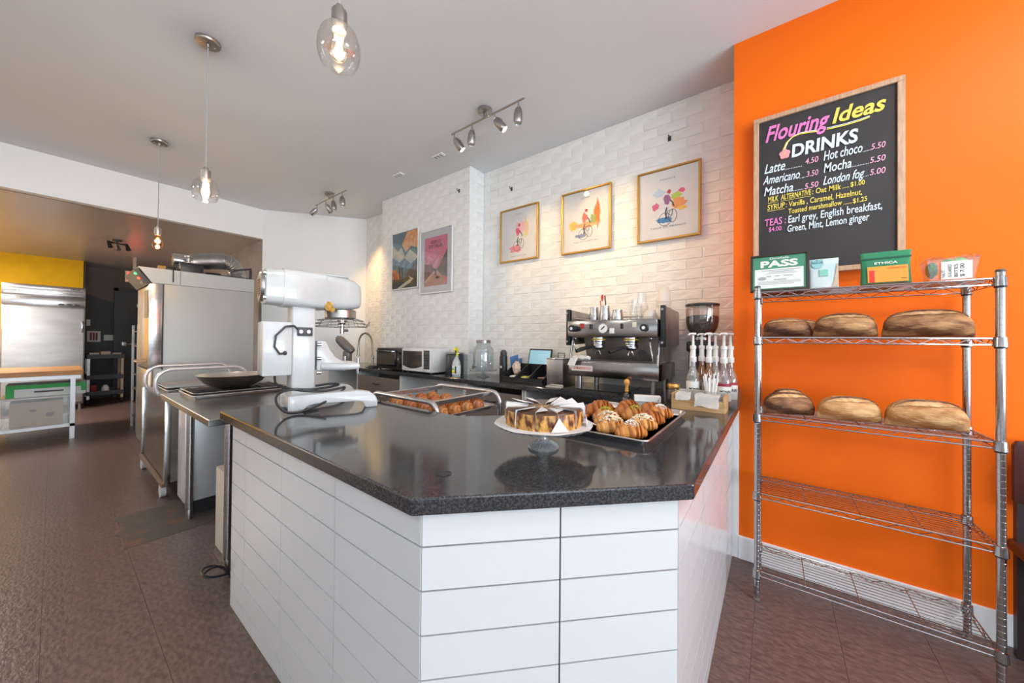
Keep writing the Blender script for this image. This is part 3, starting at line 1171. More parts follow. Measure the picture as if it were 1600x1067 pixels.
# ================================================================ pastries
def crust(name, gold, brown, scale=34):
    m = mat(name, gold, .40, coat=.2)
    nt = m.node_tree
    b = nt.nodes['Principled BSDF']
    tc = nt.nodes.new('ShaderNodeTexCoord')
    wv = nt.nodes.new('ShaderNodeTexWave')
    wv.bands_direction = 'X'
    wv.wave_profile = 'SAW'
    wv.inputs['Scale'].default_value = scale
    wv.inputs['Distortion'].default_value = 6.5
    wv.inputs['Detail'].default_value = 2
    wv.inputs['Detail Scale'].default_value = 1.2
    nt.links.new(tc.outputs['Object'], wv.inputs['Vector'])
    nz = nt.nodes.new('ShaderNodeTexNoise')
    nz.inputs['Scale'].default_value = 38
    nt.links.new(tc.outputs['Object'], nz.inputs['Vector'])
    ad = nt.nodes.new('ShaderNodeMath')
    ad.operation = 'ADD'
    nt.links.new(wv.outputs['Fac'], ad.inputs[0])
    nt.links.new(nz.outputs['Fac'], ad.inputs[1])
    r = nt.nodes.new('ShaderNodeValToRGB')
    r.color_ramp.elements[0].position, r.color_ramp.elements[1].position = .50, 1.25 / 1.5
    r.color_ramp.elements[0].color, r.color_ramp.elements[1].color = (*gold, 1), (*brown, 1)
    mu = nt.nodes.new('ShaderNodeMath')
    mu.operation = 'MULTIPLY'
    mu.inputs[1].default_value = .62
    nt.links.new(ad.outputs[0], mu.inputs[0])
    nt.links.new(mu.outputs[0], r.inputs['Fac'])
    nt.links.new(r.outputs['Color'], b.inputs['Base Color'])
    bp = nt.nodes.new('ShaderNodeBump')
    bp.inputs['Strength'].default_value = .5
    bp.inputs['Distance'].default_value = .004
    nt.links.new(ad.outputs[0], bp.inputs['Height'])
    nt.links.new(bp.outputs['Normal'], b.inputs['Normal'])
    return m


CR_A = crust('croissant crust', (.62, .25, .055), (.34, .105, .02), 12)
CR_B = crust('deep croissant crust', (.52, .17, .032), (.28, .075, .014), 12)
CR_C = crust('pale flaky crust', (.74, .38, .11), (.46, .17, .036), 12)
SUGAR = mat('icing sugar', (.85, .81, .72), .85)
ALMOND = mat('sliced almond', (.80, .66, .42), .6)
PIST = mat('chopped pistachio', (.52, .46, .06), .8, col2=(.34, .34, .03), nscale=60)


def croissant_mesh(L, R, bend, mt, seed, ridges=7, flat=.75):
    r = random.Random(seed)
    b = MB()
    n, seg = 46, 16
    rings = []
    for i in range(n + 1):
        t_ = -1 + 2 * i / n
        env = max(.0, 1 - abs(t_) ** 2.1) ** .62
        q = abs(t_) * ridges / 2 + .35
        ridge = 1 + .26 * (1 - (q % 1.0)) * (.4 + env)
        rad = R * (.16 + .84 * env) * ridge * .88
        a = t_ * bend
        Rb = L / 2 / max(bend, 1e-3)
        cx_, cy_ = Rb * math.sin(a), Rb * (1 - math.cos(a))
        tx, ty = math.cos(a), math.sin(a)
        ring = []
        for k in range(seg):
            g = 2 * PI * k / seg
            v, z = math.cos(g) * rad, math.sin(g) * rad
            z = z if z > 0 else z * .55
            ring.append((cx_ - ty * v + r.uniform(-1, 1) * R * .02, cy_ + tx * v, max(-R * .42, z * flat * 1.25) + R * .42 + r.uniform(-1, 1) * R * .02))
        rings.append(ring)
    b.ring_surface(rings)
    return b.mesh('croissant', mt, 75)


def flakes(parent, n, mt, rx, ry, z, size, seed, name):
    r = random.Random(seed)
    b = MB()
    for _ in range(n):
        a, q = r.uniform(0, 2 * PI), math.sqrt(r.random())
        x, y = rx * q * math.cos(a), ry * q * math.sin(a)
        zz = z * (1 - .35 * q * q) + r.uniform(-.0005, .0015)
        s_ = size * r.uniform(.6, 1.3)
        rt = Matrix.Rotation(r.uniform(0, 6), 3, 'Z') @ Matrix.Rotation(r.uniform(-.5, .5), 3, 'X')
        b.box(x - s_, x + s_, y - s_ * .6, y + s_ * .6, zz - s_ * .2, zz + s_ * .2, rot=rt)
    o = b.build(name, mt, parent, smooth=0)
    tag(o, kind='stuff')
    return o


def sugar_cap(parent, rx, ry, z, seed):
    b = MB()
    r = random.Random(seed)
    n = 20
    c_ = b.bm.verts.new((0, 0, z + .003))
    ri = []
    for f_ in (.5, 1.0):
        ri.append([b.bm.verts.new((rx * f_ * (1 + r.uniform(-.15, .15)) * math.cos(2 * PI * k / n), ry * f_ * (1 + r.uniform(-.15, .15)) * math.sin(2 * PI * k / n), z + .003 - .012 * f_ * f_)) for k in range(n)])
    for k in range(n):
        b.bm.faces.new((c_, ri[0][k], ri[0][(k + 1) % n]))
        b.bm.faces.new((ri[0][k], ri[1][k], ri[1][(k + 1) % n], ri[0][(k + 1) % n]))
    return b.build('icing_sugar', SUGAR, parent)


# full-size baking tray, 66 x 46 cm
def sheet_pan(name, label, x0, x1, y0, y1, z, group=None, mt=ALU, h=.025):
    t = thing(name, label, 'baking tray', ((x0 + x1) / 2, (y0 + y1) / 2, z), 0, group)
    a, b = (x1 - x0) / 2, (y1 - y0) / 2
    def rr(ax, by, hh, r_):
        pts = []
        for cx_, cy_, s0 in ((ax - r_, by - r_, 0), (-ax + r_, by - r_, PI / 2), (-ax + r_, -by + r_, PI), (ax - r_, -by + r_, 1.5 * PI)):
            for k in range(6):
                g = s0 + PI / 2 * k / 5
                pts.append((cx_ + r_ * math.cos(g), cy_ + r_ * math.sin(g), hh))
        return pts
    m = MB()
    m.ring_surface([rr(a - .02, b - .02, .0, .02), rr(a - .008, b - .008, h - .002, .025), rr(a - .004, b - .004, h, .028), rr(a, b, h - .004, .03), rr(a - .003, b - .003, h - .006, .03)], True, False)
    m.build('pan', mt, t)
    m = MB()
    m.tube([Vector(q) for q in rr(a - .003, b - .003, h - .003, .028)], .0035, 6, closed=True)
    m.build('rim', mt, t)
    return t


sheet_pan('baking_tray', 'aluminium baking tray of assorted pastries on the black worktop', 1.238, 1.903, .345, .805, T)
ZT = T + .003
GP = 'pastries on the tray on the worktop'
CRM = {}


def pastry(name, label, px, py, kind, rz, seed, z=None, dz=0.0, sc=1.0, group=GP):
    zc_ = (z if z is not None else ZT)
    q = on_z(px, py, zc_ + .03)
    t = thing(name, label, name.replace('_', ' ').split()[-1], (q.x, q.y, zc_ + dz), rz, group)
    return t


def put(name, label, x, y, kind, rz, seed, dz=0.0, sc=1.0):
    t = thing(name, label, {'croissant': 'croissant', 'danish_pastry': 'pastry', 'swirl_bun': 'bun'}[name], (x, y, ZT + dz), rz, GP)
    if name == 'croissant':
        me = croissant_mesh(.130 * sc, .0340 * sc, .30, {'plain': CR_B, 'pist': CR_A, 'almond': CR_C, 'sugar': CR_A}[kind], seed, 7, 1.0)
        obj('crust', me, t)
        top = .0340 * sc * 1.86
        if kind == 'pist':
            flakes(t, 90, PIST, .038, .022, top + .004, .0035, seed, 'pistachio_crumbs')
        if kind == 'almond':
            flakes(t, 40, ALMOND, .045, .024, top + .003, .007, seed, 'almond_flakes')
            flakes(t, 130, SUGAR, .05, .026, top + .003, .0026, seed + 1, 'sugar_dust')
        if kind == 'sugar':
            flakes(t, 220, SUGAR, .036, .022, top + .003, .0028, seed, 'icing_sugar')
    return t


xs = [1.36, 1.47, 1.58, 1.69, 1.81]
L5 = ['plain golden croissant in the tray\'s back row beside the chocolate swirl bun', 'plain golden croissant at the tray\'s farthest back corner', 'plain golden croissant right of the central pistachio one', 'plain golden croissant at the tray\'s right end, farther from the wooden box', 'plain golden croissant at the tray\'s right end, nearer the tray\'s front row']
pos5 = [(1.617, .698, 2.2), (1.715, .714, 2.3), (1.694, .576, 2.4), (1.810, .605, 2.5), (1.812, .493, 2.4)]
for k, (x, y, a5) in enumerate(pos5):
    put('croissant', L5[k], x, y, 'plain', a5, 20 + k)
put('croissant', 'pistachio-crumbed croissant in front of the chocolate swirl bun', 1.518, .610, 'pist', 2.4, 31)
put('croissant', 'pistachio-crumbed croissant in the centre of the tray', 1.631, .517, 'pist', 2.4, 32)
put('croissant', 'sugar-dusted croissant at the right end of the tray\'s front row', 1.750, .434, 'sugar', 2.4, 33)
put('croissant', 'almond croissant beside the pink-dotted swirl bun at the tray\'s left end', 1.359, .522, 'almond', 2.4, 34)
put('croissant', 'almond croissant between another almond one and a pistachio croissant', 1.436, .568, 'almond', 2.4, 35)
put('croissant', 'almond croissant in the tray\'s front row beside a sugar-dusted one', 1.474, .434, 'almond', 2.4, 36)
put('croissant', 'golden croissant without topping in the tray\'s front row', 1.595, .434, 'plain', 2.4, 37)
put('croissant', 'sugar-dusted croissant at the tray\'s nearest left corner', 1.329, .434, 'sugar', 2.4, 38)
# fruit pastry
t = put('danish_pastry', 'round fruit pastry with a raspberry and blueberries', 1.389, .722, '', 0, 40)
m = MB()
m.lathe([(.03, 0), (.05, .006), (.054, .018), (.05, .03), (.042, .034), (.034, .026), (.002, .022)], n=30)
m.build('crust', CR_C, t)
m = MB()
m.lathe([(.034, .0265), (.02, .032), (.002, .033)], n=20)
m.build('custard', mat('custard', (.80, .55, .16), .35), t)
RASP = mat('raspberry', (.55, .02, .06), .4, bump=.6, bscale=300)
BLUEB = mat('blueberry', (.02, .022, .05), .45)
m = MB()
for k in range(26):
    a, h_ = k * 2.4, (k / 26)
    m.sphere((.0105 * math.sqrt(1 - (h_ * .9) ** 2) * math.cos(a), .0105 * math.sqrt(1 - (h_ * .9) ** 2) * math.sin(a), .034 + .02 * h_), .0042, u=8, v=6)
m.build('raspberry', RASP, t, (-.008, .012, 0))
for k in range(5):
    m = MB()
    m.sphere((0, 0, 0), .0085, u=12, v=8)
    m.build('blueberry', BLUEB, t, (.012 + .016 * math.cos(k * 1.25 - 2.2), -.008 + .016 * math.sin(k * 1.25 - 2.2), .040 + (.006 if k == 2 else 0)))
# swirl buns
for k, (x, y, lab) in enumerate(((1.502, .726, 'dark chocolate swirl bun in the tray\'s back row beside the fruit pastry'), (1.317, .637, 'pink-dotted swirl bun at the tray\'s left end behind the cake'))):
    t = put('swirl_bun', lab, x, y, '', 0, 50 + k)
    t.scale = (.74, .74, .9)
    m = MB()
    sp = [(.006 + .0062 * a) for a in [q * .35 for q in range(22)]]
    m.tube([(sp[q] * math.cos(q * .35), sp[q] * math.sin(q * .35), .022 - .00025 * q) for q in range(22)], .016, 10)
    m.build('dough', CR_B, t)
    m = MB()
    m.tube([((sp[q] + .008) * math.cos(q * .35), (sp[q] + .008) * math.sin(q * .35), .034 - .0003 * q) for q in range(22)], .0045, 6)
    m.build('filling', CHOC if k == 0 else mat('pink glaze', (.75, .2, .3), .4), t)
# ================================================================ things on the back worktop
G_ = 'appliances on the back worktop'
# toaster oven
t = thing('toaster_oven', 'black toaster oven with glass door left of the white microwave', 'toaster oven', (2.50, 3.60, T))
def feet(t, a, b, h=.012, mt=BLACK):
    for sx in (-1, 1):
        for sy in (-1, 1):
            m = MB()
            m.cyl((sx * a, sy * b, 0), (sx * a, sy * b, h), .012, 10)
            m.build('foot', mt, t)
feet(t, .09, .22)
m = MB()
m.box(-.12, .125, -.255, .255, .012, .255, .008)
m.build('body', mat('dark brown steel', (.055, .045, .04), .35, .6), t)
m = MB()
m.box(-.132, -.121, -.15, .245, .04, .235, .004)
d = m.build('door', BLACKG, t)
m = MB()
m.box(-.134, -.1325, -.12, .215, .065, .20)
m.build('glass', mat('smoked oven glass', (.06, .045, .03), .06), d, smooth=0)
m = MB()
m.tube([(-.132, -.12, .22), (-.158, -.11, .22), (-.158, .20, .22), (-.132, .21, .22)], .007, 8)
m.build('handle', CHROME, d)
for k in range(3):
    m = MB()
    m.cyl((-.12, -.205, .07 + .065 * k), (-.142, -.205, .07 + .065 * k), .017, 16)
    m.build('knob', CHROME if k == 1 else BLACK, t)
# microwave
t = thing('microwave', 'white microwave oven with dark door between toaster oven and spray bottle', 'microwave', (2.50, 3.085, T))
feet(t, .09, .2, .012, DGREY)
m = MB()
m.box(-.125, .13, -.245, .245, .012, .265, .008)
m.build('body', WHITE, t)
m = MB()
m.box(-.138, -.126, -.12, .243, .018, .26, .005)
d = m.build('door', WHITE, t)
m = MB()
pts = [(-.105, .235), (.225, .235), (.225, .075)] + [(.225 - .33 * k / 8, .075 - .03 * math.sin(PI * k / 8)) for k in range(1, 9)]
m.prism(pts, -.1405, -.1385, axis='x')
m.build('door_window', mat('microwave window', (.035, .03, .028), .08), d, smooth=0)
m = MB()
m.box(-.138, -.126, -.243, -.123, .018, .26, .004)
cp = m.build('control_panel', WHITE, t)
m = MB()
m.box(-.1395, -.1382, -.228, -.138, .05, .245)
m.build('keypad', BLACKG, cp, smooth=0)
m = MB()
m.box(-.1405, -.1396, -.22, -.146, .205, .232)
m.build('display', mat('green lcd', (.05, .09, .06), .2), cp, smooth=0)
for r_ in range(5):
    for c_ in range(3):
        m = MB()
        m.box(-.1408, -.1396, -.218 + c_ * .026, -.198 + c_ * .026, .065 + r_ * .026, .083 + r_ * .026)
        m.build('key', DGREY, cp, smooth=0)
# spray bottle
p = on_z(714, 592, T)
t = thing('spray_bottle', 'clear spray bottle with yellow trigger in front of the microwave', 'spray bottle', (2.36, 2.455, T), .5)
m = MB()
m.lathe([(.038, 0), (.042, .006), (.042, .12), (.036, .15), (.018, .185), (.014, .21)], n=24)
m.build('bottle', glass('milky plastic', (.85, .88, .87), .06, .15, .45, (.82, .84, .83)), t)
m = MB()
m.lathe([(.0425, .03), (.0427, .031), (.0427, .115), (.0425, .116)], n=24, cap0=False, cap1=False)
lb = m.build('label_sleeve', mat('bottle label', (.66, .70, .68), .5), t)
m = MB()
m.box(-.046, -.0428, -.012, .0, .04, .108)
m.build('label_print', BLACK, lb, smooth=0)
m = MB()
m.sphere((-.041, .018, .058), .015, .3, 1, 1.0, 12, 8)
m.build('label_lemon', mat('lemon yellow', (.80, .72, .02), .5), lb)
m = MB()
m.sphere((-.040, .02, .082), .012, .3, 1.2, .6, 12, 8)
m.build('label_leaf', mat('leaf green', (.10, .40, .08), .5), lb)
m = MB()
YTR = mat('yellow trigger', (.80, .62, .0), .35)
m.lathe([(.016, .205), (.017, .225), (.014, .24)], n=16)
m.prism([(-.065, .262), (-.06, .285), (.02, .292), (.034, .27), (.02, .24), (-.012, .24), (-.02, .255)], -.011, .011, axis='y', bevel=.003)
m.build('spray_head', YTR, t)
m = MB()
m.prism([(-.03, .258), (-.02, .258), (-.028, .215), (-.038, .20), (-.042, .204)], -.006, .006, axis='y')
m.build('trigger', mat('green trigger', (.05, .10, .04), .4), t)
# dark bin behind
t = thing('water_filter', 'dark grey rounded appliance with silver rim behind the spray bottle', 'appliance', (2.535, 2.665, T))
m = MB()
m.lathe([(.085, 0), (.088, .008), (.088, .205), (.08, .215)], n=32, sx=.95, sy=1.15)
m.build('body', mat('navy grey plastic', (.035, .04, .05), .3), t)
m = MB()
m.lathe([(.082, .2152), (.09, .218), (.09, .228), (.05, .236), (.005, .238)], n=32, sx=.95, sy=1.15)
m.build('lid', STEELD, t)
# glass drink dispenser on a glass stand
t = thing('dispenser_stand', 'clear glass footed plate under the drink dispenser', 'cake stand', (2.56, 2.285, T))
m = MB()
m.lathe([(.06, 0), (.062, .005), (.03, .015), (.013, .024), (.012, .05), (.02, .058), (.03, .06)], n=28)
m.build('foot', CUTG, t)
m = MB()
m.lathe([(.02, .06), (.135, .063), (.14, .07), (.132, .070), (.02, .0665)], n=40)
m.build('plate', CUTG, t)
t = thing('drink_dispenser', 'big glass drink dispenser jar with metal lid and small tap', 'dispenser', (2.56, 2.285, T + .0705))
m = MB()
m.lathe([(.085, 0), (.098, .006), (.1, .02), (.1, .19), (.094, .215), (.07, .24), (.066, .26), (.064, .26), (.068, .239), (.092, .213), (.098, .19), (.098, .02), (.09, .008), (.01, .008)], n=36, cap1=False)
m.build('jar', glass('jar glass', (.93, .96, .96), .10, .03, .06, (.8, .85, .87)), t)
m = MB()
m.lathe([(.068, .2602), (.071, .262), (.071, .288), (.066, .292), (.005, .293)], n=32)
m.build('lid', STEELD, t)
m = MB()
m.cyl((-.1, .02, .035), (-.135, .02, .035), .009, 10)
m.cyl((-.13, .02, .04), (-.13, .02, .01), .007, 10)
m.cyl((-.13, .02, .04), (-.13, .02, .062), .004, 8)
m.build('tap', CHROME, t)
# flask, caddy with papers, tablet
t = thing('flask', 'tall black flask at the left end of the counter caddy', 'flask', (2.50, 1.985, T))
m = MB()
m.lathe([(.034, 0), (.036, .004), (.036, .21), (.033, .222)], n=24)
m.build('body', BLACK, t)
m = MB()
m.lathe([(.03, .2225), (.031, .226), (.031, .255), (.022, .262), (.02, .272), (.004, .275)], n=20)
m.build('cap', DGREY, t)
m = MB()
m.box(-.0385, -.036, -.007, .007, .11, .13)
m.build('logo_mark', PAPER, t, smooth=0)
t = thing('counter_caddy', 'black plastic organiser tray holding lids and sachets beside the flask', 'organiser', (2.53, 1.72, T))
m = MB()
m.box(-.13, .13, -.225, .215, 0, .012, .003)
for y in (-.225, -.08, .06, .205):
    m.prism([(-.13, .012), (.13, .012), (.13, .15), (.08, .15), (-.13, .045)], y, y + .008, axis='y')
m.box(-.13, -.122, -.225, .213, .012, .045)
m.box(.122, .13, -.225, .213, .012, .15)
m.build('tray', BLACK, t, smooth=0)
for k, (y, z, c_) in enumerate(((.13, .014, PAPER), (.008, .014, mat('yellow sachet', (.78, .68, .18), .6)), (-.004, .014, mat('pale yellow sachet', (.80, .74, .40), .6)))):
    m = MB()
    for q in range(4):
        m.box(-.09 + .004 * q, .0, y - .035 + .005 * q, y + .03, z + .009 * q, z + .008 + .009 * q, rot=Matrix.Rotation(.15 * q - .2, 3, 'Z'))
    o = m.build('sachets', c_, None, (2.53 + (.11 if k == 2 else 0), 1.72, T))
    tag(o, ['stack of white sachets in the caddy section next to the flask', 'stack of bright yellow sachets in the middle of the black caddy', 'few pale yellow sachets lying beside the bright yellow stack'][k], 'sachets', kind='stuff')
t = thing('cup_lid_stack', 'short stack of clear lids at the right end of the black caddy', 'lids', (2.50, 1.565, T + .0125))
for k in range(5):
    m = MB()
    m.lathe([(.036, .008 * k), (.042, .008 * k + .002), (.042, .008 * k + .006), (.03, .008 * k + .0075)], n=24)
    m.build('lid', PLASTIC if k < 4 else mat('brown lid', (.42, .24, .14), .4), t)
t = thing('card_folder', 'blue card folder standing upright behind the black flask', 'folder', (2.745, 2.035, T))
m = MB()
m.box(-.06, .06, -.006, .006, .012, .212, .002, rot=Matrix.Rotation(-.18, 3, 'Y'))
m.box(-.055, .055, -.07, -.064, .0, .19, .002, rot=Matrix.Rotation(.35, 3, 'Z'))
m.build('cover', mat('blue card', (.10, .26, .55), .5), t)
t = thing('tissue_wad', 'crumpled beige paper napkins beside the blue folder', 'napkins', (2.53, 1.857, T + .06))
m = MB()
m.sphere((0, 0, .055), .04, .9, 1, 1.5, 14, 10)
rr_ = random.Random(5)
for v in m.bm.verts:
    v.co += Vector((rr_.uniform(-.007, .007), rr_.uniform(-.007, .007), rr_.uniform(-.007, .007)))
m.build('napkin', mat('beige napkin', (.66, .52, .42), .8), t, smooth=0)
t = thing('tablet', 'black tablet with pale blue screen on a stand against the brick wall', 'tablet', (2.745, 1.745, T))
m = MB()
m.box(-.07, .07, -.09, .09, 0, .01, .003)
m.tube([(.03, 0, .01), (.035, 0, .10), (.0, 0, .15)], .012, 8)
m.build('stand', BLACK, t)
R_ = Matrix.Rotation(.25, 3, 'Y')
m = MB()
m.box(-.005, .007, -.125, .125, .125, .285, .004, rot=R_)
b = m.build('bezel', BLACK, t)
m = MB()
m.box(-.0075, -.0055, -.112, .112, .137, .273, rot=R_)
m.build('screen', mat('tablet screen', (.25, .42, .50), .15, emit=(.25, .55, .70), estr=.5), b, smooth=0)
# steel knock box beside the machine
t = thing('knock_box', 'brushed steel square bin left of the espresso machine', 'bin', (2.53, 1.40, T))
m = MB()
m.box(-.11, .11, -.075, .075, 0, .215, .004)
m.build('body', STEELD, t)
m = MB()
m.box(-.112, .112, -.077, .077, .2152, .224, .003)
m.build('lid', STEEL, t)
m = MB()
m.tube([(.0, .03, .224), (.0, .03, .262), (.0, -.03, .262), (.0, -.03, .224)], .004, 8)
m.build('handle', BLACK, t)

# ================================================================ espresso machine
EX = 2.33
es = thing('espresso_machine', 'two-group steel espresso machine on the back worktop', 'espresso machine', (EX, .915, T))
W2 = .325
MACH = mat('machine steel', (.36, .35, .335), .2, 1.0, col2=(.30, .29, .28), nscale=5)
for sx in (.10, .42):
    for sy in (-.27, .27):
        m = MB()
        m.cyl((sx, sy, 0), (sx, sy, .115), .02, 12)
        m.build('leg', STEELD, es)
m = MB()
m.box(.02, .47, -W2, W2, .105, .215, .006)
m.build('drip_tray_body', MACH, es)
m = MB()
m.box(.03, .30, -W2 + .02, W2 - .02, .2152, .221)
gt = m.build('drip_grate', STEELD, es, smooth=0)
m = MB()
m.prism([(.29, .215), (.22, .40), (.47, .40), (.47, .215)], -W2 + .03, W2 - .03, axis='y')
m.build('back_panel', STEELD, es, smooth=0)
m = MB()
m.box(.0, .47, -W2 + .005, W2, .392, .515, .008)
m.build('upper_body', MACH, es)
for sy in (-1, 1):
    m = MB()
    y0 = sy * (W2 + .002)
    m.prism([(.05, .335), (.05, .60), (.075, .60), (.48, .585), (.50, .56), (.50, .345), (.08, .335)], min(y0, y0 + sy * .02), max(y0, y0 + sy * .02), axis='y')
    sp_ = m.build('side_panel', STEELD, es, smooth=0)
    m = MB()
    m.box(.035, .075, min(y0, y0 + sy * .028), max(y0, y0 + sy * .028), .33, .603, .004)
    m.build('side_trim', BLACK, sp_)
    for zz in (.36, .575):
        m = MB()
        m.cyl((.026, y0 + sy * .014, zz), (.036, y0 + sy * .014, zz), .008, 10)
        m.build('trim_screw', CHROME, sp_)
    m = MB()
    m.tube([(.03, sy * (W2 - .01), .21), (.075, sy * (W2 - .01), .395)], .009, 8)
    m.build('strut', CHROME, es)
m = MB()
m.tube([(.45, -W2 + .02, .56), (.45, W2 - .02, .56)], .007, 8)
m.tube([(.06, W2 - .02, .535), (.44, W2 - .02, .535)], .007, 8)
for y in (-W2 + .02, 0, W2 - .02):
    m.cyl((.45, y, .515), (.45, y, .56), .005, 8)
m.build('cup_rail', CHROME, es)
# front controls
for y in (.27, -.245):
    m = MB()
    m.cyl((.0, y, .455), (-.045, y, .455), .024, 20)
    k_ = m.build('steam_knob', BLACK, es)
    m = MB()
    m.cyl((-.045, y, .455), (-.047, y, .455), .011, 16)
    m.build('knob_cap', WHITE, k_)
m = MB()
m.cyl((.0, .04, .455), (-.014, .04, .455), .037, 28)
ga = m.build('pressure_gauge', CHROME, es)
m = MB()
m.cyl((-.0145, .04, .455), (-.0155, .04, .455), .031, 28)
m.build('dial', WHITE, ga)
m = MB()
m.box(-.0165, -.0156, .036, .044, .44, .475, rot=Matrix.Rotation(.8, 3, 'X'))
m.build('needle', BLACK, ga, smooth=0)
for (y, z, w_, mt_) in ((.205, .475, .012, mat('red switch', (.45, .02, .02), .4)), (.135, .468, .010, BLACK), (-.02, .437, .016, WHITE), (-.09, .468, .010, BLACK), (-.175, .475, .013, mat('cream switch', (.75, .70, .55), .4))):
    m = MB()
    m.box(-.008, .001, y - w_, y + w_, z - .018, z + .018, .002, 1)
    m.build('switch', mt_, es, smooth=0)
for y in (.12, -.12):      # brew groups with portafilters
    m = MB()
    m.lathe([(.05, .392), (.05, .365), (.044, .358), (.044, .345), (.02, .343)], (.10, y, 0), 28)
    g_ = m.build('group_head', CHROME, es)
    m = MB()
    m.lathe([(.047, .342), (.049, .336), (.049, .318), (.04, .308), (.015, .300)], (.10, y, 0), 28)
    pf = m.build('portafilter', CHROME, es)
    m = MB()
    m.tube([(.06, y + .012, .325), (.0, y + .04, .318), (-.06, y + .065, .305), (-.10, y + .08, .292)], [.009, .013, .016, .012], 12)
    m.build('handle', BLACK, pf)
    m = MB()
    for s_ in (-1, 1):
        m.tube([(.10, y, .30), (.10, y + s_ * .012, .285), (.10, y + s_ * .018, .268)], .006, 8)
    m.build('spout', CHROME, pf)
    m = MB()
    m.lathe([(.0505, .372), (.0515, .374), (.0515, .380), (.0505, .382)], (.10, y, 0), 28, cap0=False, cap1=False)
    m.build('group_band', mat('yellow band', (.72, .50, .02), .5), g_)
for y in (.285, -.265):
    m = MB()
    m.tube([(.05, y, .392), (.03, y, .37), (.02, y - .01, .32), (.03, y - .02, .285 if y > 0 else .235)], .0055, 8)
    m.sphere((.05, y, .385), .014, u=12, v=8)
    m.build('steam_wand', CHROME, es)
m = MB()
m.cyl((.026, -.215, .285), (.032, -.215, .285), .028, 20)
m.build('round_badge', BLACK, es)
m = MB()
m.box(.0165, .0195, .13, .295, .145, .185)
pl = m.build('name_plate', mat('cream plate', (.70, .66, .58), .4), es, smooth=0)
bx = Vector(es.location)
RED = mat('red lettering', (.62, .03, .03), .5)
vs, fs = lettering('LA MARZOCCO', (.0155, .285, .157), (.0155, .14, .157), (0, 0, 1), .017, .02)
me = bpy.data.meshes.new('plate_lettering')
me.from_pydata([tuple(v) for v in vs], [], fs)
me.materials.append(RED)
obj('lettering', me, pl)
# cloth on the drip tray
t = thing('bar_towel', 'white bar cloth draped over the left end of the espresso machine tray', 'cloth', (EX + .02, 1.135, T + .222))
t.scale = (1, .72, 1)
m = MB()
rings = []
for i in range(9):
    a = -.10 + .2 * i / 8
    w_ = .035 * math.sqrt(max(.05, 1 - (a / .105) ** 2))
    rings.append([(w_ * 1.0 * math.cos(q) + .02 - .25 * a * (a > 0), -a, max(.002, .018 + (w_ * .6) * math.sin(q) + .006 * math.sin(7 * a * 10 + q))) for q in [2 * PI * k / 14 for k in range(14)]])
m.ring_surface(rings)
CLOTH = mat('white cloth', (.78, .77, .75), .8, bump=.3, bscale=30)
m.build('folded_cloth', CLOTH, t)
m = MB()
g = [[(-.026 - .004 * math.sin(j * 1.7) - .002 * i, .02 + .085 * j / 6 + .006 * i, -.0 - .055 * i / 5 + .018) for j in range(7)] for i in range(6)]
vv = [[m.bm.verts.new(q) for q in row] for row in g]
for i in range(5):
    for j in range(6):
        m.bm.faces.new((vv[i][j], vv[i][j + 1], vv[i + 1][j + 1], vv[i + 1][j]))
m.build('hanging_corner', CLOTH, t)
# things on top of the machine
ZM = T + .5155
def pitcher(label, x, y, r, h, tool=None):
    t = thing('milk_pitcher', label, 'pitcher', (x, y, ZM), .15, 'steel pitchers on the espresso machine')
    m = MB()
    m.lathe([(r, 0), (r * 1.03, .004), (r * .98, h * .5), (r * .82, h * .85), (r * .86, h), (r * .82, h), (r * .78, h * .85), (r * .93, h * .5), (r * .9, .01), (.002, .008)], n=28, cap1=False)
    m.build('jug', STEEL, t)
    m = MB()
    m.tube([(r * .85, 0, h * .85), (r * 1.6, 0, h * .8), (r * 1.65, 0, h * .4), (r * 1.0, 0, h * .2)], .005, 8)
    m.build('handle', STEEL, t)
    return t
pitcher('steel milk pitcher leftmost on top of the espresso machine', 2.49, 1.095, .037, .105)
pitcher('steel milk pitcher holding a red spatula and dark stirrer', 2.46, 1.00, .040, .110)
pitcher('low steel milk pitcher rightmost of three on the espresso machine', 2.45, .902, .041, .075)
t = thing('spatula', 'red silicone spatula standing in the middle steel pitcher', 'spatula', (2.465, 1.015, ZM + .012))
m = MB()
m.tube([(0, 0, 0), (.005, .02, .10), (.008, .026, .14)], .004, 8)
m.build('handle', RED, t)
m = MB()
m.prism([(.016, .135), (.022, .17), (.014, .185), (.004, .185), (.002, .16), (.008, .135)], .006, .012, axis='x')
m.build('blade', mat('red silicone', (.65, .05, .03), .4), t)
t = thing('stirrer', 'thin dark wooden stirrer leaning in the middle steel pitcher', 'stirrer', (2.455, .99, ZM + .012))
m = MB()
m.box(-.002, .002, -.005, .005, 0, .175, rot=Matrix.Rotation(-.1, 3, 'X'))
m.build('stick', mat('dark wood', (.16, .08, .05), .6), t)
def cup_stack(label, x, y, r, h, n, mt_, dz, grp):
    t = thing('cup_stack', label, 'cups', (x, y, ZM), 0, grp)
    for k in range(n):
        m = MB()
        z = k * dz
        if k == n - 1:       # only the uppermost cup of the nest shows its wall and base
            m.lathe([(r, z), (r * .86, z + h * .5), (r * .72, z + h), (.002, z + h - .001)], n=24, cap0=False, cap1=False)
        m.lathe([(r * .98, z), (r * 1.06, z + .002), (r * 1.06, z + dz * .8), (r * .99, z + dz * .9)], n=24, cap0=False, cap1=False)
        m.build('cup', mt_, t)
CLEARC = glass('clear cup plastic', (.97, .975, .97), .06, .05, .05, (.95, .94, .9), edge=.5)
MILKC = glass('frosted cup plastic', (.95, .94, .92), .03, .3, .55, (.93, .90, .84), edge=.2)
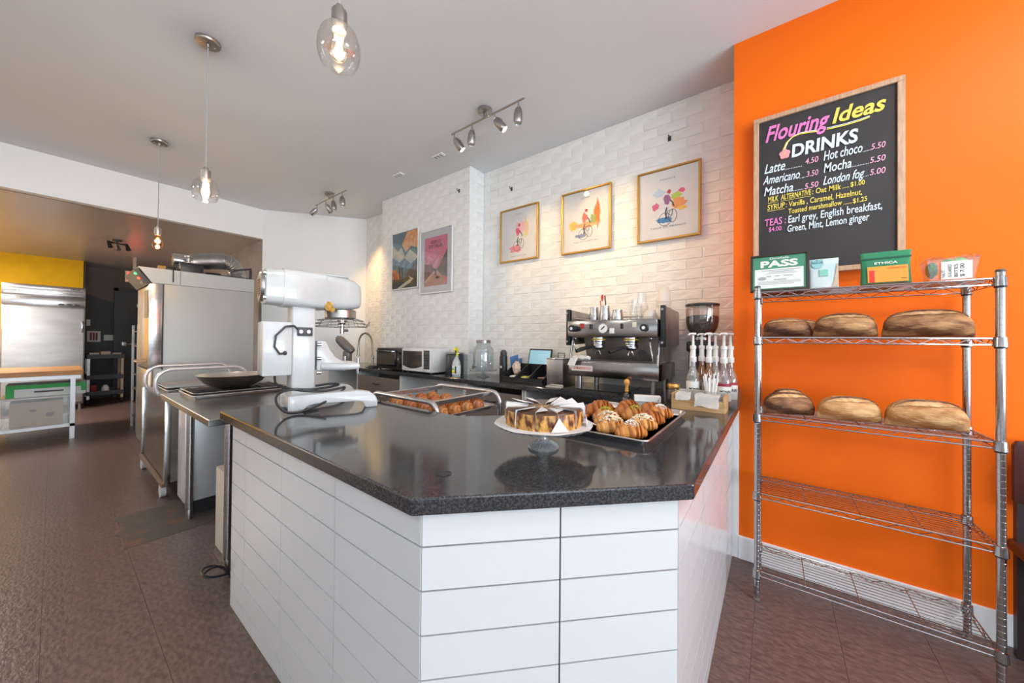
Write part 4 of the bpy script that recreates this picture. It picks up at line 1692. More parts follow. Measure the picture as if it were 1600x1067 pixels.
cup_stack('stack of upturned clear cups nearest the steel pitchers', 2.44, .765, .042, .10, 7, CLEARC, .006, 'cup stacks on the espresso machine')
cup_stack('tallest stack of upturned clear cups at the centre back of the machine', 2.60, .775, .042, .11, 12, CLEARC, .009, 'cup stacks on the espresso machine')
cup_stack('low stack of frosted lids right of the clear cups', 2.45, .672, .045, .045, 4, MILKC, .006, 'cup stacks on the espresso machine')
cup_stack('short stack of frosted cups at the machine\'s right front', 2.56, .637, .036, .07, 3, MILKC, .008, 'cup stacks on the espresso machine')
cup_stack('tall stack of frosted cups in the right back corner of the machine', 2.70, .645, .046, .11, 12, MILKC, .0125, 'cup stacks on the espresso machine')

# ================================================================ grinder, syrups, wooden box
t = thing('coffee_grinder', 'black coffee grinder with clear hopper full of beans beside the orange wall', 'grinder', (2.60, .382, T))
m = MB()
m.box(-.10, .10, -.085, .085, 0, .025, .006)
m.box(-.04, .09, -.075, .075, .025, .33, .012)
m.box(-.09, .09, -.08, .08, .30, .37, .012)
m.build('body', BLACK, t)
m = MB()
m.tube([(-.07, .055, .30), (-.08, .055, .18), (-.11, .03, .175), (-.11, -.03, .175), (-.08, -.055, .18)], .006, 8)
m.build('portafilter_fork', CHROME, t)
m = MB()
m.lathe([(.045, .372), (.05, .385), (.045, .40)], n=24)
m.build('collar', CHROME, t)
m = MB()
m.lathe([(.045, .40), (.075, .425), (.092, .46), (.098, .50), (.099, .60), (.097, .60), (.096, .50), (.090, .462), (.073, .427)], n=36, cap0=False, cap1=False)
m.build('hopper', glass('hopper plastic', (.93, .90, .87), .06, .04, .02, edge=.4), t)
m = MB()
m.lathe([(.04, .402), (.072, .428), (.088, .464), (.094, .50), (.094, .535), (.05, .545), (.003, .54)], n=30)
m.build('coffee_beans', mat('coffee beans', (.060, .024, .014), .5, col2=(.02, .008, .005), nscale=90, bump=1, bscale=120), t)
m = MB()
m.lathe([(.096, .6005), (.102, .603), (.102, .615), (.09, .62), (.004, .622)], n=36)
m.build('hopper_lid', mat('smoked lid', (.03, .02, .018), .25), t)
# syrup bottles with pumps
SYR = [(2.30, .385, 'clear', 'clear syrup bottle with white pump nearest the coffee machine', (.9, .9, .86)), (2.42, .357, 'amber', 'amber syrup bottle with pump behind the nearest clear one', (.45, .16, .03)),
       (2.295, .30, 'amber', 'amber syrup bottle with pump in front, behind the straws', (.50, .20, .04)), (2.40, .281, 'clear', 'clear syrup bottle with pump in the middle of the back row', (.88, .88, .84)),
       (2.285, .226, 'red', 'syrup bottle with red-banded label, front row by the orange wall', (.75, .60, .60)), (2.385, .203, 'red', 'syrup bottle with red-banded label, back row by the orange wall', (.70, .50, .48))]
for (x, y, kind, lab, col_) in SYR:
    t = thing('syrup_bottle', lab, 'syrup bottle', (x, y, T + .008), PI * 0, 'syrup bottles with white pumps')
    m = MB()
    m.lathe([(.033, 0), (.036, .004), (.036, .135), (.031, .165), (.018, .20), (.0145, .22), (.0145, .245)], n=24)
    m.build('bottle', glass('syrup glass ' + kind, (.9, .9, .88) if kind != 'amber' else (.62, .33, .12), .08, .03, .18 if kind != 'amber' else .35, col_), t)
    m = MB()
    m.lathe([(.0365, .03), (.0368, .031), (.0368, .125), (.0365, .126)], n=24, cap0=False, cap1=False)
    lb = m.build('label_sleeve', mat('syrup label', (.78, .77, .74), .5) if kind != 'amber' else mat('brown syrup label', (.30, .25, .22), .5), t)
    if kind == 'red':
        m = MB()
        m.lathe([(.0370, .112), (.0372, .113), (.0372, .128), (.037, .129)], n=24, cap0=False, cap1=False)
        m.build('label_band', mat('dark red band', (.35, .03, .06), .5), lb)
    vs, fs = lettering('MONIN', (-1, 0, 0), (1, 0, 0), (0, 0, 1), .016, .02)
    vv = []
    for v in vs:
        a = PI + .35 + v.x * .75
        vv.append((.0374 * math.cos(a), .0374 * math.sin(a), .075 + v.z))
    me = bpy.data.meshes.new('syrup_lettering')
    me.from_pydata(vv, [], fs)
    me.materials.append(BLACK)
    obj('lettering', me, lb)
    m = MB()
    m.lathe([(.017, .24), (.0185, .243), (.0185, .268), (.014, .273), (.014, .315), (.017, .318), (.017, .335), (.0075, .34), (.0065, .385), (.0065, .40)], n=18)
    m.build('pump', WHITE, t)
    m = MB()
    m.lathe([(.006, .398), (.017, .402), (.018, .409), (.014, .413), (.002, .414)], n=16)
    m.tube([(0, 0, .405), (-.03, .012, .407), (-.045, .018, .398)], [.006, .005, .004], 8)
    m.build('pump_head', WHITE, t)
t = thing('acrylic_tray', 'clear acrylic tray around the syrup bottles', 'tray', (2.335, .295, T))
m = MB()
m.box(-.10, .15, -.138, .145, 0, .006)
for q in ((-.10, -.095, -.138, .145), (.145, .15, -.138, .145), (-.095, .145, -.138, -.133), (-.095, .145, .14, .145)):
    m.box(q[0], q[1], q[2], q[3], .006, .085)
m.build('tray', PLASTIC, t, smooth=0)
# wooden box with napkins and straws
bx_ = thing('wooden_box', 'light wood napkin box at the corner of the black worktop', 'box', (2.145, .325, T), .0)
m = MB()
m.box(-.075, .068, -.128, -.116, 0, .085, .001, 1)
m.build("end_panel", WOODL, bx_, smooth=0)
m = MB()
m.box(-.075, .068, .116, .128, 0, .085, .001, 1)
m.build('end_panel', WOODL, bx_, smooth=0)
m = MB()
m.box(-.075, -.063, -.1155, .1155, 0, .06, .001, 1)
m.build('front_panel', WOODL, bx_, smooth=0)
m = MB()
m.box(.056, .068, -.1155, .1155, 0, .095, .001, 1)
m.build('back_panel', mat('pale grey board', (.45, .43, .41), .4), bx_, smooth=0)
m = MB()
m.box(-.0625, .0555, -.1155, .1155, 0, .01)
m.build('base', WOODL, bx_, smooth=0)
def sheet(name, label, pts, m_, loc, cat):
    """one thin crumpled paper, grid of points"""
    b = MB()
    vv = [[b.bm.verts.new(q) for q in row] for row in pts]
    for i in range(len(pts) - 1):
        for j in range(len(pts[0]) - 1):
            b.bm.faces.new((vv[i][j], vv[i][j + 1], vv[i + 1][j + 1], vv[i + 1][j]))
    bmesh.ops.solidify(b.bm, geom=b.bm.faces[:], thickness=.0015)
    return tag(b.build(name, m_, None, loc, smooth=60), label, cat)
r5 = random.Random(9)
def crump(y0, y1, drop, seed, sag=.012):
    r = random.Random(seed)
    rows_ = []
    for i in range(7):
        f = i / 6
        row = []
        for j in range(7):
            y = y0 + (y1 - y0) * j / 6
            if f < .5:
                x, z = -.022 - .063 * f * 2, .082 + .012 * math.sin(f * 6)
            else:
                x, z = -.085 - .012 * (f - .5) * 2, .082 - drop * (f - .5) * 2
            row.append((x + r.uniform(-.003, .003), y + r.uniform(-.003, .003) + .01 * f, z + r.uniform(-.004, .006)))
        rows_.append(row)
    return rows_
sheet('paper_napkin', 'crumpled white paper napkin on the left part of the wooden box', crump(.025, .098, .03, 2), PAPER, (2.145, .325, T), 'napkin')
sheet('paper_napkin', 'printed white paper napkin hanging over the front of the wooden box', crump(-.108, .004, .055, 4), PAPER, (2.145, .325, T), 'napkin')
gcup = thing('straw_cup', 'small clear cup of white straws in the wooden box', 'cup', (2.167, .275, T + .0105))
m = MB()
m.lathe([(.024, 0), (.03, .09), (.028, .09), (.022, .003), (.002, .003)], n=20, cap1=False)
m.build('cup', PLASTIC, gcup)
for k in range(9):
    t = thing('paper_straw', 'white paper straw standing in the clear cup in the wooden box', 'straw', (2.167, .275, T + .0145), 0, 'white straws in the clear cup')
    a = k * .7
    b0 = Vector((.012 * math.cos(a), .012 * math.sin(a), 0))
    b1 = Vector((.034 * math.cos(a + .2), .036 * math.sin(a + .2), .17 + .02 * math.sin(k * 3)))
    m = MB()
    m.tube([b0, b1], .0042, 8)
    m.build('straw', WHITE, t)
# jar with gold lid, tamper, menu card
p = on_z(1052, 629, T)
t = thing('lidded_jar', 'small glass jar with gold lid left of the wooden box', 'jar', (2.27, .485, T))
m = MB()
m.lathe([(.034, 0), (.037, .004), (.037, .075), (.03, .086)], n=24)
m.build('glass', glass('smoky jar glass', (.55, .5, .45), .08, .03, .3, (.2, .16, .13)), t)
m = MB()
m.lathe([(.0345, .0862), (.0355, .088), (.0355, .11), (.033, .113), (.003, .114)], n=24)
m.build('lid', GOLD, t)
t = thing('tamper', 'coffee tamper with turned wooden handle in front of the espresso machine', 'tamper', (2.318, .785, T))
m = MB()
m.lathe([(.027, 0), (.028, .003), (.028, .022), (.012, .03)], n=24)
m.build('base', CHROME, t)
m = MB()
m.lathe([(.011, .0302), (.014, .034), (.010, .05), (.011, .065), (.017, .08), (.020, .092), (.017, .106), (.008, .113), (.002, .114)], n=24)
m.build('handle', mat('honey wood', (.66, .33, .08), .35), t)
t = thing('card_box', 'flat white printed carton lying behind the pastry tray', 'carton', (2.20, .62, T), .35)
m = MB()
m.box(-.03, .03, -.075, .075, 0, .035, .002, 1)
m.build('carton', PAPER, t, smooth=0)
m = MB()
for k in range(3):
    m.box(-.0312, -.0301, -.065, -.055 - .006 * k, .008 + .008 * k, .012 + .008 * k)
m.build('print', BLACK, t, smooth=0)
t = thing('counter_mat', 'black rubber bar mat under the espresso machine front', 'mat', (2.36, 1.0, T))
m = MB()
m.box(-.06, .05, -.16, .28, 0, .006, .002, 1)
m.build('mat', RUBBER, t, smooth=0)
t = thing('folded_towel', 'grey folded cloth lying on the counter left of the bar mat', 'cloth', (2.345, 1.36, T), .1)
m = MB()
m.box(-.03, .02, -.075, .06, 0, .016, .006)
m.box(-.025, .02, -.07, .03, .0162, .026, .004)
m.build('cloth', mat('grey cloth', (.42, .39, .34), .9), t)
# ================================================================ tap, stand mixer at the far end
t = thing('spring_tap', 'tall spring-neck kitchen tap at the far end of the back worktop', 'tap', (2.53, 4.20, T))
m = MB()
m.lathe([(.03, 0), (.032, .006), (.026, .02), (.018, .03), (.018, .14), (.012, .15)], n=20)
m.cyl((0, 0, .09), (-.02, -.06, .12), .007, 8)
m.build('base', STEELD, t)
nk = [(0, 0, .14), (0, .01, .24)] + [(0, .18 - .165 * math.cos(a) - .0, .30 + .135 * math.sin(a)) for a in [PI * k / 14 for k in range(15)]] + [(0, .35, .27)]
m = MB()
m.tube(nk, .010, 10)
m.build('neck', STEELD, t)
m = MB()
hel = []
for i in range(len(nk) - 1):
    a_, b_ = Vector(nk[i]), Vector(nk[i + 1])
    for q in range(12):
        f = q / 12
        c_ = a_.lerp(b_, f)
        d_ = (b_ - a_).normalized()
        u_ = Vector((1, 0, 0))
        w_ = d_.cross(u_)
        g = 2 * PI * (q / 6)
        hel.append(c_ + (u_ * math.cos(g) + w_ * math.sin(g)) * .013)
m.tube(hel, .0022, 5)
m.build('spring', NICKEL, t)
m = MB()
m.tube([(0, .35, .275), (0, .352, .22), (0, .353, .15), (0, .354, .12)], [.013, .015, .016, .022], 12)
m.build('spray_head', STEELD, t)
t = thing('stand_mixer', 'small grey stand mixer with tilted head on the far end of the back worktop', 'stand mixer', (2.44, 4.72, T), math.radians(127))
m = MB()
m.box(-.07, .20, -.08, .08, 0, .03, .012)
m.prism([(-.07, .03), (-.075, .17), (-.03, .20), (.02, .19), (.03, .03)], -.045, .045, axis='y', bevel=.012)
GREYM = mat('grey mixer enamel', (.20, .18, .17), .3, .3)
m.build('stand', GREYM, t)
m = MB()
d_ = Vector((.72, 0, .69)).normalized()
u_ = Vector((0, 1, 0))
w_ = d_.cross(u_)
rg_ = []
for q, r_ in ((-.09, .03), (-.085, .05), (-.04, .062), (.08, .064), (.15, .06), (.19, .045), (.20, .02)):
    rg_.append([Vector((-.03, 0, .235)) + d_ * q + (u_ * math.cos(2 * PI * k / 18) * r_ + w_ * math.sin(2 * PI * k / 18) * r_) for k in range(18)])
m.ring_surface(rg_)
h_ = m.build('head', GREYM, t)
m = MB()
c_ = Vector((-.03, 0, .235)) + d_ * .195
m.tube([c_, c_ + d_ * .02], .026, 16)
m.build('attachment_hub', CHROME, h_)
t = thing('soap_tray', 'small dark dish on the worktop beside the spring-neck tap', 'dish', (2.43, 4.02, T))
m = MB()
m.box(-.06, .06, -.07, .07, 0, .008, .003)
m.box(-.045, .045, -.05, .05, .008, .028, .01)
m.build('dish', DGREY, t)
# ================================================================ low pan rack with croissants
RK = thing('pan_rack', 'low aluminium tube rack on castors holding pastry trays behind the counter', 'rack', (1.465, 1.70, 0))
ZR = .962
def hoop(x, y0, y1, z0, ztop, r_=.07):
    pts = [(x, y0, z0), (x, y0, ztop - r_)]
    pts += [(x, y0 + r_ - r_ * math.cos(a), ztop - r_ + r_ * math.sin(a)) for a in [PI / 2 * k / 6 for k in range(1, 7)]]
    pts += [(x, y1 - r_ + r_ * math.sin(a), ztop - r_ + r_ * math.cos(a)) for a in [PI / 2 * k / 6 for k in range(0, 7)]]
    pts += [(x, y1, z0)]
    return pts
for x in (-.255, .255):
    m = MB()
    m.tube(hoop(x, -.31, .31, .13, ZR), .0135, 12)
    m.build('end_frame', ALU, RK)
for y in (-.235, .235):
    m = MB()
    m.box(-.245, .245, y - .012, y + .012, ZR - .026, ZR, .002, 1)
    m.build('crossbar', ALU, RK, smooth=0)
for y in (-.31, .31):
    m = MB()
    m.box(-.245, .245, y - .012, y + .012, .14, .165, .002, 1)
    m.build('crossbar', ALU, RK, smooth=0)
for z in (.8585, .7325, .60, .46):
    for x in (-.24, .24):
        m = MB()
        m.prism([(x - .012, z), (x + .012, z), (x + .012, z + .003), (x + .003 * (1 if x < 0 else -1), z + .003), (x + .003 * (1 if x < 0 else -1), z + .02), (x - .003 * (1 if x < 0 else -1), z + .02), (x - .012, z + .003)], -.30, .30, axis='y')
        m.build('slide_rail', ALU, RK, smooth=0)
for x in (-.255, .255):
    for y in (-.31, .31):
        m = MB()
        m.cyl((x, y, .06), (x, y, .13), .012, 10)
        m.cyl((x - .015, y, .055), (x + .015, y, .055), .0545, 18)
        m.build('castor', RUBBER, RK)
for k, z in enumerate((.8655, .7395)):
    sheet_pan('baking_tray', ['aluminium tray of croissants, uppermost in the low pan rack', 'aluminium tray below the uppermost one in the pan rack'][k], 1.465 - .225, 1.465 + .225, 1.70 - .305, 1.70 + .305, z, 'trays in the low pan rack')
names = ['nearest the counter', 'second', 'third', 'fourth']
cm = [croissant_mesh(.122, .0335, .25, CR_A if k % 2 else CR_B, 70 + k, 8, 1.0) for k in range(4)]
for i in range(4):
    for j in range(4):
        y, x = 1.70 - .207 + i * .138, 1.465 - .150 + j * .098
        rw_ = ['front row', 'second row', 'third row', 'back row'][i]
        cl_ = ['leftmost', 'left of centre', 'right of centre', 'rightmost'][j]
        t = thing('croissant', 'croissant on the pan rack tray, %s, %s' % (rw_, cl_), 'croissant', (x, y, .8685), PI / 2 + rnd.uniform(-.05, .05), 'croissants on the pan rack tray')
        obj('crust', cm[rnd.randrange(4)], t)

# ================================================================ steel work table
ST = thing('steel_table', 'stainless steel work table beyond the black worktop', 'work table', (.85, 2.95, 0))
X_ = lambda v: v - .85
Y_ = lambda v: v - 2.95
m = MB()
m.box(X_(.485), X_(1.19), Y_(2.31), Y_(3.62), .835, .872, .003, 1)
m.build('top', mat('satin steel top', (.50, .50, .49), .24, 1.0, col2=(.44, .44, .43), nscale=5), ST, smooth=0)
for x in (.60, 1.10):
    for y in (2.42, 3.32):
        m = MB()
        m.cyl((X_(x), Y_(y), .07), (X_(x), Y_(y), .835), .022, 16)
        l_ = m.build('leg', STEEL, ST)
        m = MB()
        m.lathe([(.012, 0), (.018, .003), (.018, .06), (.014, .075)], (X_(x), Y_(y), 0), 12)
        m.build('foot', STEELD, l_)
t = thing('undercounter_fridge', 'pale grey appliance panel standing under the steel table', 'appliance', (.78, 3.46, 0))
m = MB()
m.box(-.20, .28, -.09, .13, .10, .81, .004)
m.build('body', mat('pale grey metal', (.55, .56, .57), .35, .4), t)
m = MB()
m.box(-.18, .26, -.08, .12, 0, .10)
m.build('plinth', BLACK, t, smooth=0)
t = thing('cutting_board', 'cream plastic board leaning upright under the steel table', 'board', (.66, 2.64, 0))
m = MB()
m.box(-.035, .025, -.10, .14, 0.0, .49, .004)
m.build('board', mat('cream board', (.62, .56, .47), .5), t)
t = thing('floor_cable', 'black cable loop on the floor beside the counter end', 'cable', (.54, 2.33, 0))
m = MB()
m.tube([(.04 + .06 * math.cos(a) - .05, .07 * math.sin(a * 1.1), .008 + .09 * abs(math.sin(a * .5))) for a in [k * .35 for k in range(30)]], .006, 6)
m.build('cable', BLACK, t)
# trays and bowl on the table
sheet_pan('baking_tray', 'baking tray under the black rack on the steel table', .575, 1.19, 3.14, 3.60, .8725, 'trays on the steel table', h=.02)
sheet_pan('baking_tray', 'dark baking tray stacked with a black grill mat on the steel table', .58, 1.185, 3.145, 3.595, .892, 'trays on the steel table', mt=STEELD, h=.018)
t = thing('grill_mat', 'black perforated mat lying in the stacked trays', 'mat', (.88, 3.37, .8945))
m = MB()
m.box(-.27, .27, -.19, .19, 0, .006)
for k in range(9):
    m.box(-.26 + k * .065, -.245 + k * .065, -.19, .19, .006, .010)
m.build('mat', RUBBER, t, smooth=0)
p = on_z(358, 590, .91)
t = thing('steel_bowl', 'wide stainless mixing bowl standing on the stacked trays', 'bowl', (.86, 3.385, .905))
t.scale = (1.35, 1.35, 1.5)
m = MB()
m.lathe([(.06, 0), (.09, .006), (.135, .03), (.165, .065), (.172, .068), (.165, .069), (.16, .062), (.13, .034), (.085, .012), (.003, .008)], n=40, cap1=False)
m.build('bowl', mat('brown-reflecting steel', (.72, .66, .60), .3, 1.0), t)
t = thing('dough_scraper', 'dark scraper lying on the near corner of the stacked trays', 'scraper', (.66, 3.22, .905), .4)
m = MB()
m.box(-.05, .05, -.03, .03, 0, .014, .004)
m.box(-.05, -.03, -.04, .04, .014, .028, .005)
m.build('blade', RUBBER, t)

# ================================================================ steel trolley
TR = thing('steel_trolley', 'stainless trolley with rounded tube handles before the grey oven', 'trolley', (.85, 4.36, 0))
for y in (-.02, .55):
    m = MB()
    x0, x1, z0, z1, r_ = -.30, .36, .74, (1.0 if y < .3 else 1.0), .11
    pts = []
    for cx_, cz_, s0 in ((x1 - r_, z1 - r_, 0), (x0 + r_, z1 - r_, PI / 2), (x0 + r_, z0 + r_, PI), (x1 - r_, z0 + r_, 1.5 * PI)):
        for k in range(7):
            g = s0 + PI / 2 * k / 6
            pts.append((cx_ + r_ * math.cos(g), y, cz_ + r_ * math.sin(g)))
    m.tube(pts, .015, 10, closed=True)
    m.build('handle_loop', mat('white steel tube', (.74, .74, .73), .25, .6), TR)
for x in (-.30, .36):
    for y in (-.57, .575):
        m = MB()
        m.box(x - .018, x + .018, y - .018, y + .018, .13, .80, .003)
        m.build('post', STEEL, TR)
        m = MB()
        m.cyl((x, y + (.16 if y < 0 else 0), .06), (x, y + (.16 if y < 0 else 0), .15), .012, 10)
        m.cyl((x - .016, y + (.16 if y < 0 else -.01), .055), (x + .016, y + (.16 if y < 0 else -.01), .055), .0545, 20)
        m.build('castor', mat('grey castor', (.5, .5, .5), .5), TR)
for x in (-.305, .345):
    m = MB()
    m.box(x, x + .012, -.55, .555, .16, .79)
    m.build('side_panel', mat('dark mirror steel', (.24, .21, .19), .22, 1.0, col2=(.16, .13, .11), nscale=3), TR, smooth=0)
for z in (.15, .78):
    m = MB()
    m.box(-.29, .345, -.575, .575, z, z + .012)
    m.build('shelf', STEELD, TR, smooth=0)
m = MB()
m.box(-.33, -.30, -.57, .57, .12, .15, .003)
m.build('bumper_rail', mat('wood rail', (.16, .10, .065), .5), TR)
for k, (y, z) in enumerate(((.25, .7925), (.25, .816))):
    sheet_pan('baking_tray', ['empty aluminium tray lying on the steel trolley top', 'upper of two trays on the steel trolley, below the handles'][k], .62, 1.08, 4.36 + y - .26, 4.36 + y + .26, z, 'trays on the trolley', h=.02)

# ================================================================ tall grey oven
OV = thing('deck_oven', 'tall grey steel oven cabinet with slanted control hood', 'oven', (1.1, 5.75, 0))
x0, x1, y0, y1 = .648 - 1.1, 1.555 - 1.1, 5.35 - 5.75, 6.20 - 5.75
GREYS = mat('pale grey oven steel', (.46, .48, .47), .42, .15, col2=(.43, .45, .44), nscale=2, stretch=(1, 1, .4))
m = MB()
m.box(x0 + .01, x1, y0, y1, .06, 1.87, .004)
m.build('cabinet', GREYS, OV)
m = MB()
m.prism([(.533 - 1.1, 2.035), (x1, 2.035), (x1, 1.873), (x0 - .01, 1.873)], y0, y1, axis='y')
hd2 = m.build('hood', GREYS, OV, smooth=0)
m = MB()
m.box(x0 + .21, x0 + .214, y0 - .002, y0, 1.875, 2.03)
m.build('seam', DGREY, hd2, smooth=0)
# control panel on the slanted front
a_, b_ = Vector((.533 - 1.1, 0, 2.02)), Vector((x0 - .012, 0, 1.873))
d_ = (b_ - a_).normalized()
n_ = Vector((-d_.z, 0, d_.x))
if n_.x > 0:
    n_ = -n_
m = MB()
q0 = a_ + n_ * .004
q1 = b_ + n_ * .004
m.prism([(q0.x, q0.z), (q1.x, q1.z), (q1.x + n_.x * .035, q1.z + n_.z * .035), (q0.x + n_.x * .035, q0.z + n_.z * .035)], y0 + .02, y1 - .05, axis='y')
cp = m.build('control_panel', BLACK, OV, smooth=0)
for k, cc in enumerate(((.1, .8, .2), (1, .1, .05), (.5, .5, .5))):
    m = MB()
    q = a_.lerp(b_, .22 + .28 * k) + n_ * .045
    m.sphere((q.x, y0 + .05 + .04 * k, q.z), .014, u=10, v=8)
    m.build('indicator', mat('indicator %d' % k, cc, .4, emit=cc, estr=2 if k < 2 else 0), cp)
m = MB()
m.box(x0 - .03, x0 + .008, y0 + .02, y1 - .02, .95, 1.865, .006)
dr_ = m.build('door', mat('oven door steel', (.55, .47, .38), .3, .9), OV)
m = MB()
m.box(x0 - .032, x0 + .07, y0 - .012, y0 - .001, .95, 1.865, .002)
m.build('door_edge', STEEL, dr_)
m = MB()
m.box(x0 + .071, x0 + .082, y0 - .006, y0 - .001, .93, 1.87)
m.build('door_seal', BLACK, OV, smooth=0)
m = MB()
m.tube([(x0 - .03, y0 + .1, 1.03), (x0 - .10, y0 + .1, 1.02), (x0 - .10, y0 + .30, 1.02), (x0 - .03, y0 + .30, 1.03)], .010, 8)
m.build('handle', mat('tan handle', (.55, .36, .2), .5), dr_)
m = MB()
m.box(x0 + .02, x1 - .02, y0 + .02, y1 - .02, 0, .06)
m.build('plinth', BLACK, OV, smooth=0)
m = MB()
m.box(x0 - .025, x0 + .008, y0 + .02, y1 - .02, .08, .93, .006)
m.build('lower_door', mat('oven door steel', (.55, .47, .38), .3, .9), OV)
# on top of the oven
dct = thing('vent_duct', 'ribbed metal vent duct curving on top of the grey oven', 'duct', (1.32, 5.62, 2.036))
dct.scale = (1.35, 1.35, 1.6)
m = MB()
path = [Vector((-.24, 0, .10))] + [Vector((-.10, .0, .13))] + [Vector((-.02 + .12 * math.sin(a), .0, .01 + .13 * math.cos(a))) for a in [PI / 2 * k / 8 for k in range(9)]] + [Vector((.10, 0, .0))]
pp_, rr2 = [], []
for i in range(len(path) - 1):
    for q in range(4):
        pp_.append(path[i].lerp(path[i + 1], q / 4))
        rr2.append(.062 + (.004 if (i * 4 + q) % 2 else 0))
m.tube(pp_, rr2, 18)
m.build('duct', STEELD, dct)
m = MB()
m.tube([(-.36, 0, .10), (-.24, 0, .10)], .05, 16)
m.build('duct_sleeve', STEEL, dct)
t = thing('motor_unit', 'black motor box on top of the oven before the vent duct', 'motor', (.97, 5.47, 2.036))
t.scale = (1.2, 1.2, 1.5)
m = MB()
m.box(-.09, .08, -.06, .06, 0, .075, .006)
m.build('housing', BLACK, t)
m = MB()
m.lathe([(.03, .0752), (.03, .085), (.018, .09), (.018, .115), (.03, .12), (.03, .135)], (-.12 + .10, 0, 0), 14)
m.build('terminal', STEELD, t)
t = thing('metal_bracket', 'black angled metal bracket at the back top of the oven', 'bracket', (1.46, 5.42, 2.036))
m = MB()
m.box(.05, .075, -.05, -.03, 0, .12)
m.box(-.12, .075, -.05, -.03, .10, .12, rot=Matrix.Rotation(-.25, 3, 'Y'))
m.box(-.30, .06, -.05, -.03, 0, .012)
m.build('bracket', BLACK, t, smooth=0)
t = thing('baking_ring', 'black ring tray lying on top of the oven', 'ring', (1.175, 5.49, 2.036))
t.scale = (.74, .74, .74)
m = MB()
m.lathe([(.085, .0), (.10, .035), (.105, .045), (.10, .045), (.09, .02)], n=28, cap0=True, cap1=False)
m.build('ring', BLACK, t)
t = thing('small_box', 'small orange and dark box at the front top of the oven', 'box', (.76, 5.52, 2.036))
m = MB()
m.box(-.06, .0, -.04, .04, 0, .055, .003)
m.build('carton', mat('ochre card', (.50, .26, .05), .6), t, smooth=0)
m = MB()
m.box(.002, .08, -.03, .04, 0, .05, .006)
m.build('dark_case', BLACK, t)
t = thing('hanging_strap', 'thin black strap hanging over the oven hood edge', 'strap', (.80, 5.346, 1.90))
m = MB()
m.box(-.006, .006, -.003, 0, 0, .135, .001, 1)
m.build('strap', BLACK, t, smooth=0)
t = thing('paper_notes', 'tan card note fixed to the oven door', 'note', (x0 + 1.1 - .033, 5.45, 1.5))
m = MB()
m.box(-.004, 0, -.05, .16, 0, .30)
m.build('card', mat('tan card', (.52, .36, .2), .7), t, smooth=0)
t = thing('rack_of_tins', 'dark pan rack with green-topped tins beyond the oven', 'rack', (.88, 7.15, 0))
m = MB()
for x in (-.18, .25):
    for y in (-.25, .25):
        m.box(x - .012, x + .012, y - .012, y + .012, 0, 1.45)
m.build('frame', STEELD, t, smooth=0)
for k in range(7):
    m = MB()
    m.box(-.18, .25, -.25, .25, .15 + .2 * k, .165 + .2 * k)
    m.build('shelf', mat('dark tray', (.16, .12, .10), .4, .7), t, smooth=0)
t = thing('green_tin', 'green tin on the dark rack beyond the oven', 'tin', (.80, 7.05, 1.366))
m = MB()
m.lathe([(.06, 0), (.06, .16), (.055, .17), (.003, .171)], n=20)
m.build('tin', mat('green tin', (.08, .28, .08), .4), t)
m = MB()
m.lathe([(.061, .13), (.062, .131), (.062, .172), (.05, .178), (.003, .179)], n=20)
m.build('lid', WHITE, t)

# ================================================================ far kitchen
FR = thing('steel_fridge', 'big stainless reach-in fridge against the yellow wall', 'fridge', (-.08, 10.05, 0))
m = MB()
m.box(-.42, .42, -.33, .40, .10, 2.13, .006)
m.build('cabinet', STEELD, FR)
m = MB()
m.box(-.405, .405, -.355, -.332, .14, 1.76, .006)
dr_ = m.build('door', mat('bright brushed steel', (.56, .57, .58), .5, .7, col2=(.46, .47, .48), nscale=2.5, stretch=(1, 1, 3)), FR)
m = MB()
m.box(.375, .40, -.375, -.356, 1.35, 1.55, .004)
m.build('handle', CHROME, dr_)
m = MB()
m.box(-.42, .42, -.36, -.332, 1.785, 1.93, .004)
pn = m.build('top_panel', STEEL, FR)
for k in range(3):
    m = MB()
    m.lathe([(.001, 0), (.03, 0), (.03, .006)], (.16 + .085 * k, -.366, 1.82), 16, axis='y', sx=.5, sy=1.2)
    m.build('vent_hole', BLACK, pn)
m = MB()
m.box(-.42, .42, -.345, -.332, 1.945, 2.125, .004)
gp = m.build('grille_panel', STEEL, FR)
for k in range(3):
    m = MB()
    m.box(-.40, .40, -.352, -.346, 1.965 + .05 * k, 1.998 + .05 * k, .003)
    m.build('slat', ALU, gp)
vs, fs = lettering('TRUE', (.25, -.3465, 2.075), (.36, -.3465, 2.075), (0, 0, 1), .025, .02)
me = bpy.data.meshes.new('fridge_lettering')
me.from_pydata([tuple(v + Vector((0, -.008, 0))) for v in vs], [], fs)
me.materials.append(BLACK)
obj('lettering', me, gp)
for sx in (-.38, .38):
    for sy in (-.28, .35):
        m = MB()
        m.cyl((sx, sy, 0), (sx, sy, .10), .02, 10)
        m.build('foot', STEELD, FR)
